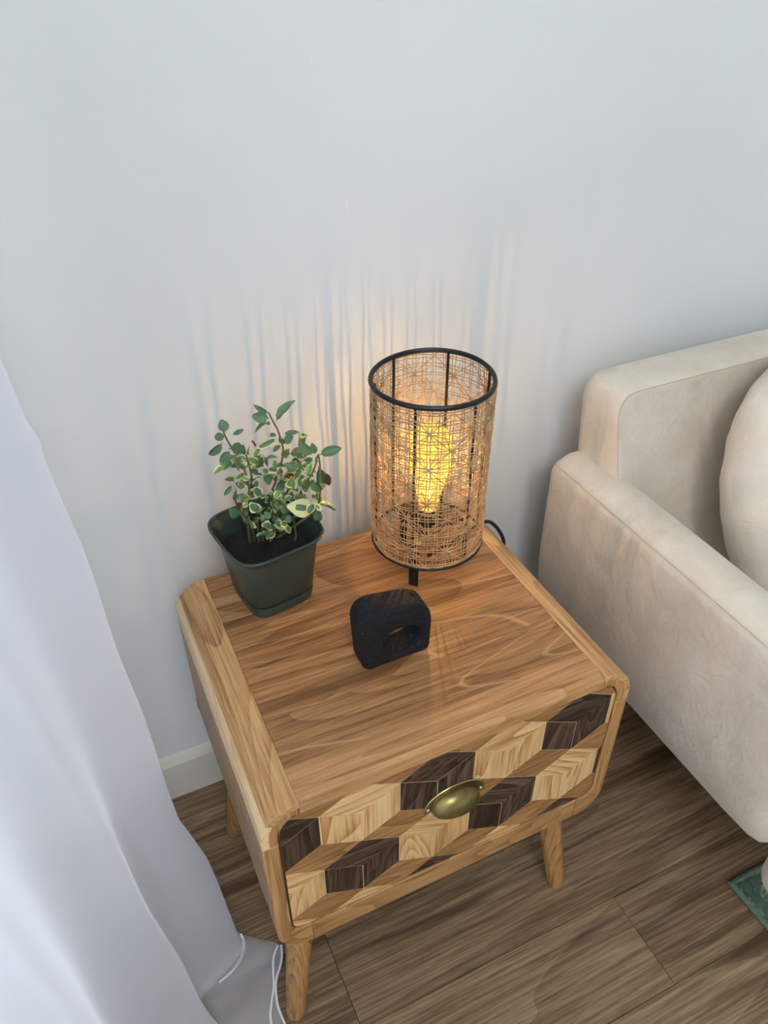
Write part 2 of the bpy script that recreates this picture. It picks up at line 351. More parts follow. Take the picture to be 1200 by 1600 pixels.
for r in range(0, 4):
    zz = Z0-(r-1)*ROW
    for k in range(-1, 5):
        x = X0+k*P_; xm = x+P_/2; xr = x+P_; m_ = rowcols[r][k+1]
        if m_:
            tile([(x, zz), (x, zz-B_), (xm, zz-A_-B_), (xm, zz-A_)], m_, math.radians(90 if (k+r) % 2 else 84))
            tile([(xm, zz-A_), (xm, zz-A_-B_), (xr, zz-B_), (xr, zz)], m_, math.radians(90))
            tile([(x, zz), (xm, zz-A_), (xr, zz), (xm, zz+A_)], m_, math.radians(random.choice((-29, 0, 0))))
        # brown lozenge below, between two cubes
        tile([(x-P_/2, zz-A_-B_), (x, zz-ROW), (xm, zz-A_-B_), (x, zz-B_)], BROWN, math.radians(random.choice((0, 0, 6))))
# cup pull
BRASS = plain('antique_brass', lin(158, 142, 88), .30, metal=.9, noise=.35, nscale=30, bump=.1, bdist=.0005, col2=lin(110, 98, 58))
hc = -.005; hz = FZ-.126
def cup():
    b = bmesh.new(); N = 26; Mr = 12; V = {}
    for i in range(N+1):
        th = math.pi*i/N
        for j in range(Mr+1):
            ph = (math.pi/2)*j/Mr
            # quarter ellipsoid, open downwards, thicker at the middle
            x = -math.cos(th)*.0335; rr = max(0, math.sin(th))**.75
            y = -.0225*rr*math.cos(ph)
            z = .0275*rr*math.sin(ph)
            V[i, j] = b.verts.new((hc+x, .0016+y, hz+z-.003))
    for i in range(N):
        for j in range(Mr):
            try: b.faces.new((V[i, j], V[i+1, j], V[i+1, j+1], V[i, j+1]))
            except ValueError: pass
    bmesh.ops.remove_doubles(b, verts=b.verts, dist=1e-6)
    bmesh.ops.solidify(b, geom=b.faces[:], thickness=.0012)
    # flange: flat half-moon plate with rolled edge
    V2 = []; n = 40
    fo = [(hc-.0425, hz-.003)]+[(hc-.0425*math.cos(math.pi*i/n), hz-.001+.0335*max(0, math.sin(math.pi*i/n))**.8) for i in range(n+1)]+[(hc+.0425, hz-.003)]
    a = [b.verts.new((x, .0017, z)) for x, z in fo]; c = [b.verts.new((x, .0004, z)) for x, z in fo]
    b.faces.new(a); b.faces.new(c[::-1])
    for i in range(len(fo)): b.faces.new((a[i], c[i], c[(i+1) % len(fo)], a[(i+1) % len(fo)]))
    o = bm_obj('cup_handle', b, BRASS, drawer, angle=60); o['label'] = 'antique brass half-moon cup handle'
    V, F = tube_data([(x, .0003, z) for x, z in fo], .0010, 6)
    mesh_obj('handle_rim', V, F, plain('pale_brass', lin(190, 176, 128), .25, metal=.9), drawer)
cup()
STEEL = plain('screw_steel', lin(190, 188, 178), .25, metal=.9)
for sx in (-.0375, .0375):
    V = []; F = []
    prof2 = [(.0030, 0), (.0029, .0006), (.0022, .0014), (.0010, .0018)]
    for r, y in prof2:
        for i in range(14): a = 2*math.pi*i/14; V.append((hc+sx+r*math.cos(a), .0004-y, hz+.002+r*math.sin(a)))
    for j in range(3):
        for i in range(14): F.append((j*14+i, j*14+(i+1) % 14, (j+1)*14+(i+1) % 14, (j+1)*14+i))
    F.append([3*14+i for i in range(14)])
    mesh_obj('screw', V, F, STEEL, drawer)
# legs
for sx in (-1, 1):
    for fy in (0, 1):
        ft = Vector((sx*.2400, .0325 if fy == 0 else D-.0325, 0)); tp = Vector((sx*.200, .062 if fy == 0 else D-.062, FZ-HB+.002))
        pts = []; rad = []
        for t in [0, .006, .018, .04, .3, .6, .9, 1]:
            pts.append(ft.lerp(tp, t)); rad.append({0: .0110, .006: .0132, .018: .0146, .04: .0150}.get(t, .0150+.0065*t))
        V = []; F = []; n = 24
        for p, r in zip(pts, rad):
            for i in range(n): a = 2*math.pi*i/n; V.append((p.x+r*math.cos(a), p.y+r*math.sin(a), p.z))
        for j in range(len(pts)-1):
            for i in range(n): F.append((j*n+i, j*n+(i+1) % n, (j+1)*n+(i+1) % n, (j+1)*n+i))
        F.append(list(range(n))[::-1]); F.append([(len(pts)-1)*n+i for i in range(n)])
        mesh_obj('leg', V, F, LEGW, ns)
# ================================================================== TABLE LAMP
LX, LY, LR, LZ1, LZ2 = .1028, .2925, .0768, .6369, .8851
lamp = empty('table_lamp', (LX, LY, FZ), 'lit cylindrical table lamp with woven cane shade and black rings on the nightstand', 'lamp')
def canemat():
    M = NT('rattan_cane'); tc = M.n('ShaderNodeTexCoord'); n1 = M.n('ShaderNodeTexNoise'); n1.inputs['Scale'].default_value = 60; n1.inputs['Detail'].default_value = 3; M.l(tc.outputs['Object'], n1.inputs['Vector'])
    c = M.ramp(n1.outputs[0], [(.3, lin(150, 122, 84)), (.7, lin(196, 168, 126))]); M.l(c, M.b.inputs['Base Color']); M.b.inputs['Roughness'].default_value = .5
    tr = M.n('ShaderNodeBsdfTranslucent'); tr.inputs['Color'].default_value = lin(225, 170, 100)
    mx = M.n('ShaderNodeMixShader'); mx.inputs[0].default_value = .16; M.l(M.b.outputs[0], mx.inputs[1]); M.l(tr.outputs[0], mx.inputs[2])
    out = [n for n in M.t.nodes if n.type == 'OUTPUT_MATERIAL'][0]; M.l(mx.outputs[0], out.inputs[0]); return M.m
CANE = canemat()
V = []; F = []
rng = random.Random(4)
def onc(s, z, dr=0.):
    """s = arc length around the shade, z height"""
    a = s/LR; wob = .0011*math.sin(3*a+.7)*math.sin(z*19)
    r = LR+dr+wob; return Vector((LX+r*math.cos(a), LY+r*math.sin(a), z))
def ribbon(path, wd, layer):
    """path = list of (s, z); flat strip of width wd lying on the cylinder, sides closed"""
    base = len(V); n = len(path)
    for i, (s, z) in enumerate(path):
        a = path[max(i-1, 0)]; b = path[min(i+1, n-1)]; ds, dz = b[0]-a[0], b[1]-a[1]; L = math.hypot(ds, dz) or 1; ns_, nz = -dz/L, ds/L
        dr = layer*.0007+.0004*math.sin(i*1.9+layer*2)
        for e, th in ((-.5, 0), (-.3, .0007), (.3, .0007), (.5, 0)):
            V.append(tuple(onc(s+ns_*wd*e, z+nz*wd*e, dr+th)))
    for i in range(n-1):
        for k in range(4):
            F.append((base+i*4+k, base+i*4+(k+1) % 4, base+(i+1)*4+(k+1) % 4, base+(i+1)*4+k))
CIR = 2*math.pi*LR; NV = 36; pitch = CIR/NV; zb, zt = LZ1+.002, LZ2-.004; H_ = zt-zb
W_ = .0014
def jit(): return rng.uniform(-.0004, .0004)
def wav(p, q): return .0007*math.sin(p*70+q)
for k in range(NV):
    for off in (-.0019, .0019):
        s = k*pitch+off+jit(); q = rng.uniform(0, 6)
        top = zt+rng.uniform(0, .002)
        ribbon([(s+wav(zb+(top-zb)*i/22, q), zb+(top-zb)*i/22) for i in range(23)], W_*rng.uniform(.85, 1.15), 0)
NH = int(H_/pitch)
for k in range(NH+1):
    for off in (-.0019, .0019):
        z = zb+.004+k*(H_-.008)/NH+off+jit(); q = rng.uniform(0, 6)
        if not zb < z < zt+.001: continue
        ribbon([(CIR*i/84, z+wav(CIR*i/84, q)*.9) for i in range(85)], W_*rng.uniform(.85, 1.15), 1)
# diagonals through every second crossing, both ways
zp = (H_-.008)/NH
for k in range(-NH-2, NV+NH+2, 2):
    for sg in (1, -1):
        pass
for k in range(0, NV, 4):
    for sg in (1, -1):
        q = rng.uniform(0, 6); n = 40
        path = []
        for i in range(n+1):
            t = i/n*NH; s = (k+sg*t)*pitch; z = zb+.004+t*zp
            path.append((s+wav(z, q), z+wav(s, q)))
        ribbon(path, W_*rng.uniform(.85, 1.1), 2)
# short rays at the stars
for i in range(NV):
    for j in range(1, NH):
        if i % 2 == 0 and (j % 4) == (0 if i % 4 == 0 else 2):
            s, z = i*pitch, zb+.004+j*zp
            for an in (22, 67, 112, 157):
                an = math.radians(an+rng.uniform(-6, 6)); L = pitch*rng.uniform(1.5, 2.0)
                if rng.random() < .9: ribbon([(s-math.cos(an)*L*(1-2*t/5), z-math.sin(an)*L*(1-2*t/5)) for t in range(6)], W_*.8, 2.6)
# frayed ends along the top
for i in range(46):
    s = rng.uniform(0, CIR); z = zt-rng.uniform(-.002, .006); an = rng.uniform(.2, 2.9); L = rng.uniform(.004, .012)
    base = len(V)
    p0 = onc(s, z, .001); p1 = onc(s+math.cos(an)*L, z+math.sin(an)*L*.5, rng.uniform(.001, .005))
    V, F = tube_data([p0, p1], [.0006, .0003], 4, V, F)
weave = mesh_obj('cane_weave', V, F, CANE, lamp, smooth=False); tag(weave, kind='stuff'); weave['label'] = 'open star-pattern cane webbing'
for z, nm in ((LZ2, 'top_ring'), (LZ1, 'bottom_ring')):
    rr = [(LX+(LR+.0006)*math.cos(a)*(1+.006*math.sin(3*a)), LY+(LR+.0006)*math.sin(a)*(1+.006*math.sin(2*a+1)), z+.0008*math.sin(2*a)) for a in [2*math.pi*i/64 for i in range(64)]]
    V, F = tube_data(rr, .0030 if nm == 'top_ring' else .0022, 10, closed=True, flat=1.15)
    mesh_obj(nm, V, F, BLACKM, lamp)
for a in (46, 106, 166, 226, 286, 346):
    a = math.radians(a); rr = LR-.0035
    V, F = tube_data([(LX+rr*math.cos(a), LY+rr*math.sin(a), LZ1), (LX+rr*math.cos(a), LY+rr*math.sin(a), LZ2)], .0019, 8)
    mesh_obj('shade_rod', V, F, BLACKM, lamp)
# stand: three flat feet straps joined to a plate that carries the socket
def strap(pts, wd, th, tang):
    b = []; fc = []; t = Vector(tang).normalized()
    pts = [Vector(p) for p in pts]
    for i, p in enumerate(pts):
        d = (pts[min(i+1, len(pts)-1)]-pts[max(i-1, 0)]).normalized(); nrm = d.cross(t).normalized()
        for e, f in ((-1, -1), (1, -1), (1, 1), (-1, 1)): b.append(tuple(p+t*wd/2*e+nrm*th/2*f))
    for i in range(len(pts)-1):
        for k in range(4): fc.append((i*4+k, i*4+(k+1) % 4, (i+1)*4+(k+1) % 4, (i+1)*4+k))
    fc.append((3, 2, 1, 0)); L = (len(pts)-1)*4; fc.append((L, L+1, L+2, L+3)); return b, fc
a0 = math.atan2(.2553-LY, .063-LX)
for k in range(3):
    a = a0+k*2*math.pi/3; dx, dy = math.cos(a), math.sin(a); tg = (-dy, dx, 0); r = .0545
    V, F = strap([(LX+dx*r, LY+dy*r, FZ), (LX+dx*r, LY+dy*r, .650), (LX+dx*(r-.003), LY+dy*(r-.003), .656), (LX+dx*.010, LY+dy*.010, .657)], .0135, .0026, tg)
    mesh_obj('foot_strap', V, F, BLACKM, lamp, smooth=False)
    V, F = strap([(LX+dx*(r-.001), LY+dy*(r-.001), .6445), (LX+dx*(LR-.001), LY+dy*(LR-.001), LZ1)], .006, .002, tg)
    mesh_obj('ring_arm', V, F, BLACKM, lamp, smooth=False)
lathe('lamp_socket', [(.026, .6575), (.026, .6605), (.019, .662), (.0185, .680), (.021, .681), (.021, .684), (.0165, .686), (.0165, .688)], LX, LY, plain('black_plastic', lin(20, 19, 20), .5), lamp, n=32)
def em(name, col, st):
    M = NT(name); M.b.inputs['Emission Color'].default_value = col; M.b.inputs['Emission Strength'].default_value = st; M.b.inputs['Base Color'].default_value = (.8, .6, .3, 1); return M.m
GB = NT('amber_glass'); gt = GB.n('ShaderNodeBsdfTransparent'); gt.inputs['Color'].default_value = (1, .88, .55, 1)
GB.b.inputs['Base Color'].default_value = (.25, .16, .04, 1); GB.b.inputs['Roughness'].default_value = .08
GB.b.inputs['Emission Color'].default_value = (1, .60, .10, 1); GB.b.inputs['Emission Strength'].default_value = 2.4
gm = GB.n('ShaderNodeMixShader'); gm.inputs[0].default_value = .86; GB.l(GB.b.outputs[0], gm.inputs[1]); GB.l(gt.outputs[0], gm.inputs[2])
GB.l(gm.outputs[0], [n for n in GB.t.nodes if n.type == 'OUTPUT_MATERIAL'][0].inputs[0])
bulb = lathe('bulb', [(.0120, .688), (.0140, .696), (.0185, .716), (.0240, .740), (.0285, .762), (.0300, .778), (.0285, .793), (.0230, .806), (.0135, .8145), (.002, .817)], LX, LY, GB.m, lamp, n=28)
bulb['label'] = 'glowing amber glass bulb'
FIL = em('filament_glow', (1, .62, .28, 1), 1500)
for k in range(1):
    a = k*2.094+.4; V, F = tube_data([(LX+.0012*math.cos(a), LY+.0012*math.sin(a), .700), (LX+.0020*math.cos(a), LY+.0020*math.sin(a), .742)], .0007, 6)
    mesh_obj('filament', V, F, FIL, bulb)
# cable leaving over the back right corner
cp = smooth_path([(LX+.008, LY+.01, FZ+.004), (.135, .306, FZ+.0030), (.170, .318, FZ+.0030), (.200, .327, FZ+.0042), (.2208, .3290, .5925), (.2320, .3300, .5895), (.2420, .3300, .5805), (.2500, .3270, .5690), (.2555, .3210, .5555), (.2570, .3180, .5380), (.2575, .325, .49), (.2580, .355, .42), (.2560, .412, .33), (.235, .432, .22), (.20, .438, .08), (.19, .445, .006), (.12, .455, .0035), (.0, .458, .0035)], 6)
V, F = tube_data(cp, .0029, 8); cb = mesh_obj('power_cord', V, F, plain('black_rubber', lin(16, 16, 18), .45), lamp); cb['label'] = 'black power cord running off the back of the table'
# ================================================================== BLACK SCULPTURAL OBJECT
def stone():
    M = NT('black_lava_finish'); tc = M.n('ShaderNodeTexCoord'); n1 = M.n('ShaderNodeTexNoise'); n1.inputs['Scale'].default_value = 420; n1.inputs['Detail'].default_value = 4
    M.l(tc.outputs['Object'], n1.inputs['Vector']); vo = M.n('ShaderNodeTexVoronoi'); vo.inputs['Scale'].default_value = 260; M.l(tc.outputs['Object'], vo.inputs['Vector'])
    M.l(M.ramp(n1.outputs[0], [(.4, lin(12, 13, 16)), (.62, lin(26, 27, 32)), (.76, lin(76, 78, 86))]), M.b.inputs['Base Color'])
    h = M.math('ADD', n1.outputs[0], M.math('MULTIPLY', vo.outputs['Distance'], .8)); M.bump(h, .7, .0012); M.b.inputs['Roughness'].default_value = .75; M.b.inputs['Specular IOR Level'].default_value = .3
    return M.m
STONE = stone()
def bottle_block():
    b = bmesh.new(); n = 64
    y0, y1 = .1360, .1750
    c = Vector((-.0165, .625))
    # outline of the block seen from the front (wide left foot, sloping crown), sampled by angle
    corners = [(-.0655, FZ+.0005, .009), (.0275, FZ+.0005, .008), (.0300, .6520, .022), (.0120, .6720, .022), (-.0550, .6830, .015), (-.0700, .668, .016)]
    pts = []
    N = len(corners)
    for i in range(N):
        p0 = Vector(corners[i-1][:2]); p1 = Vector(corners[i][:2]); p2 = Vector(corners[(i+1) % N][:2]); r = corners[i][2]
        a = p1+(p0-p1).normalized()*min(r, (p0-p1).length*.45); e = p1+(p2-p1).normalized()*min(r, (p2-p1).length*.45)
        for k in range(7):
            t = k/6; pts.append((1-t)**2*a+2*(1-t)*t*p1+t*t*e)
    # resample evenly
    def resample(ps, m):
        L = [0]
        for i in range(len(ps)): L.append(L[-1]+(ps[(i+1) % len(ps)]-ps[i]).length)
        out = []
        for k in range(m):
            d = L[-1]*k/m
            for i in range(len(ps)):
                if L[i] <= d <= L[i+1]:
                    t = (d-L[i])/max(1e-9, L[i+1]-L[i]); out.append(ps[i].lerp(ps[(i+1) % len(ps)], t)); break
        return out
    out = resample(pts, n)
    # hole: rounded arch
    hc_ = Vector((-.0125, .6185)); hole = []
    for p in out:
        d = p-hc_; a = math.atan2(d.y, d.x); ca, sa = math.cos(a), math.sin(a); hx, hz_ = .0260, .0220; e = 2.4
        m_ = (abs(ca/hx)**e+abs(sa/hz_)**e)**(-1/e); hole.append(hc_+Vector((ca, sa))*m_)
    loops = []
    bz = .0065
    def inn(ps, d, cc): 
        return [p+(cc-p).normalized()*d for p in ps]
    # side wall rings going back to front with rounded edges, then hole rings
    seq = [('o', 0, y0, 0)]
    prof_out = [(bz, y0), (bz*.45, y0+bz*.15), (bz*.12, y0+bz*.5), (0, y0+bz), (0, y1-bz), (bz*.12, y1-bz*.5), (bz*.45, y1-bz*.15), (bz, y1)]
    prof_in = [(.004, y1), (.0015, y1-.0012), (0, y1-.004), (0, y0+.004), (.0015, y0+.0012), (.004, y0)]
    rings = []
    for d, y in prof_out: rings.append([b.verts.new((p.x, y, p.y)) for p in inn(out, d, c)])
    for d, y in prof_in: rings.append([b.verts.new((p.x, y, p.y)) for p in [q+(q-hc_).normalized()*d for q in hole]])
    R = len(rings)
    for i in range(R):
        for k in range(n): b.faces.new((rings[i][k], rings[i][(k+1) % n], rings[(i+1) % R][(k+1) % n], rings[(i+1) % R][k]))
    return b
blk = bm_obj('vase', bottle_block(), STONE, None, angle=60)
tag(blk, 'small black grainy sculptural vase with an oval hole on the nightstand', 'vase')
HOLE_SHADE = plain('opening_shade', lin(4, 4, 5), .9)  # black for the closed mouths: the shade inside the openings as colour
for x, y, r, zt_ in ((.0125, .1600, .0046, .6707), (-.047, .163, .0018, .6812)):
    V = []; F = []; n = 16
    for rr, zz in ((r*1.0, zt_+.0005), (r*.72, zt_+.0003), (r*.7, zt_-.006)):
        for i in range(n): a = 2*math.pi*i/n; V.append((x+rr*math.cos(a), y+rr*math.sin(a)*.85, zz-(x*0)+.16*0-(rr*math.cos(a))*.17))
    for j in range(2):
        for i in range(n): F.append((j*n+i, j*n+(i+1) % n, (j+1)*n+(i+1) % n, (j+1)*n+i))
    F.append([2*n+i for i in range(n)])
    F.append([0*n+i for i in range(n)])
    mesh_obj('opening', V, F, HOLE_SHADE, blk)
# ================================================================== POTTED PLANT
PX, PY, PROT = -.1207, .3295, .166
pot_e = empty('potted_plant', (PX, PY, FZ), 'small-leaved variegated shrub in a square dark green plastic pot on the nightstand', 'plant')
GREEN = plain('dark_green_plastic', lin(50, 62, 55), .42, bump=.06, nscale=200)
def sq_ring(h, z, e, n=72, cx=PX, cy=PY):
    out = []
    for i in range(n):
        t = 2*math.pi*i/n; c_, s_ = math.cos(t), math.sin(t); m_ = (abs(c_)**e+abs(s_)**e)**(-1/e); x, y = h*m_*c_, h*m_*s_
        out.append((cx+x*math.cos(PROT)-y*math.sin(PROT), cy+x*math.sin(PROT)+y*math.cos(PROT), z))
    return out
def loft(name, specs, mat, parent, caps=(True, True), n=72, **k):
    V = []; F = []
    for h, z, e in specs: V += sq_ring(h, FZ+z, e, n)
    for j in range(len(specs)-1):
        for i in range(n): F.append((j*n+i, j*n+(i+1) % n, (j+1)*n+(i+1) % n, (j+1)*n+i))
    if caps[0]: F.append(list(range(n))[::-1])
    if caps[1]: F.append([(len(specs)-1)*n+i for i in range(n)])
    return mesh_obj(name, V, F, mat, parent, **k)
loft('pot_body', [(.0455, .0205, 4.6), (.0474, .0206, 4.6), (.0479, .0213, 4.6), (.0553, .088, 4.6), (.0563, .0955, 4.6), (.0578, .1010, 4.6), (.0603, .1058, 4.5), (.0638, .1096, 4.4), (.0650, .1112, 4.4), (.0622, .1112, 4.4), (.0590, .1050, 4.5), (.0550, .0950, 4.6), (.0450, .0212, 4.6)], GREEN, pot_e, angle=60)
loft('pot_rim', [(.0628, .1113, 4.4), (.0650, .1113, 4.4), (.0656, .1122, 4.4), (.0657, .1136, 4.4), (.0650, .1148, 4.4), (.0638, .1150, 4.4), (.0627, .1146, 4.4), (.0620, .1130, 4.4), (.0628, .1113, 4.4)], GREEN, pot_e, caps=(False, False))
loft('saucer', [(.0440, .0002, 4.6), (.0455, .0012, 4.6), (.0479, .0165, 4.6), (.0477, .0176, 4.6), (.0468, .0176, 4.6), (.0462, .0168, 4.6)], GREEN, pot_e)
loft('pot_groove_shade', [(.0445, .0168, 4.6), (.0445, .0214, 4.6)], GAP_SHADE, pot_e)  # added dark core, its colour carries the shade of the slot above the saucer
def soil():
    V = []; F = []; n = 72; R = 12; rg = random.Random(2)
    for j in range(R+1):
        ring_ = sq_ring(.0525*j/R+.0002, FZ+.083, 4.6 if j > 5 else 2.5, n)
        for x, y, z in ring_: V.append((x, y, z+rg.uniform(-.0018, .0018)-(.002 if j > 10 else 0)))
    for j in range(R):
        for i in range(n): F.append((j*n+i, j*n+(i+1) % n, (j+1)*n+(i+1) % n, (j+1)*n+i))
    o = mesh_obj('soil', V, F, plain('dark_soil', lin(30, 25, 24), .95, noise=.6, nscale=300, bump=.8), pot_e); tag(o, kind='stuff')
soil()
STEMS=[
   [(-0.1401, 0.3467, 0.664), (-0.1425, 0.3336, 0.7073), (-0.1413, 0.3282, 0.7368), (-0.1393, 0.3137, 0.7709), (-0.1416, 0.3114, 0.802), (-0.1428, 0.3246, 0.8177), (-0.1488, 0.334, 0.8277), (-0.1562, 0.3258, 0.8502), (-0.1606, 0.3121, 0.8677)] ,
   [(-0.1253, 0.3397, 0.664), (-0.1152, 0.3466, 0.697), (-0.1063, 0.3412, 0.7376), (-0.0965, 0.3267, 0.7791), (-0.088, 0.3244, 0.8119), (-0.0879, 0.3376, 0.8324), (-0.0901, 0.347, 0.8417), (-0.0971, 0.3388, 0.8613)] ,
   [(-0.1175, 0.3359, 0.664), (-0.0962, 0.3366, 0.695), (-0.0781, 0.3312, 0.7196), (-0.0673, 0.3167, 0.7568), (-0.0535, 0.3144, 0.7791), (-0.0411, 0.3276, 0.7921)] ,
   [(-0.1293, 0.3415, 0.664), (-0.1272, 0.3416, 0.7045), (-0.1285, 0.3362, 0.7478), (-0.1323, 0.3217, 0.7928), (-0.138, 0.3194, 0.8377)] ,
   [(-0.0839, 0.3257, 0.664), (-0.0821, 0.3236, 0.6803), (-0.0855, 0.3182, 0.7124)] ,
   [(-0.1203, 0.3411, 0.664), (-0.0987, 0.3566, 0.6928), (-0.0841, 0.3512, 0.7241), (-0.0681, 0.3367, 0.7646), (-0.0631, 0.3344, 0.7845)] ,
   [(-0.1063, 0.342, 0.664), (-0.0726, 0.3266, 0.6941), (-0.053, 0.3212, 0.7103), (-0.0499, 0.3067, 0.7426), (-0.0493, 0.3044, 0.7692), (-0.0433, 0.3176, 0.784), (-0.0413, 0.327, 0.7925)] ,
   [(-0.1341, 0.3476, 0.664), (-0.1399, 0.3266, 0.7114), (-0.1528, 0.3212, 0.7428), (-0.1611, 0.3067, 0.7774)] ,
   [(-0.1282, 0.3448, 0.664), (-0.1282, 0.3166, 0.7092), (-0.1279, 0.3112, 0.7287), (-0.1218, 0.2967, 0.7519)] ,
]
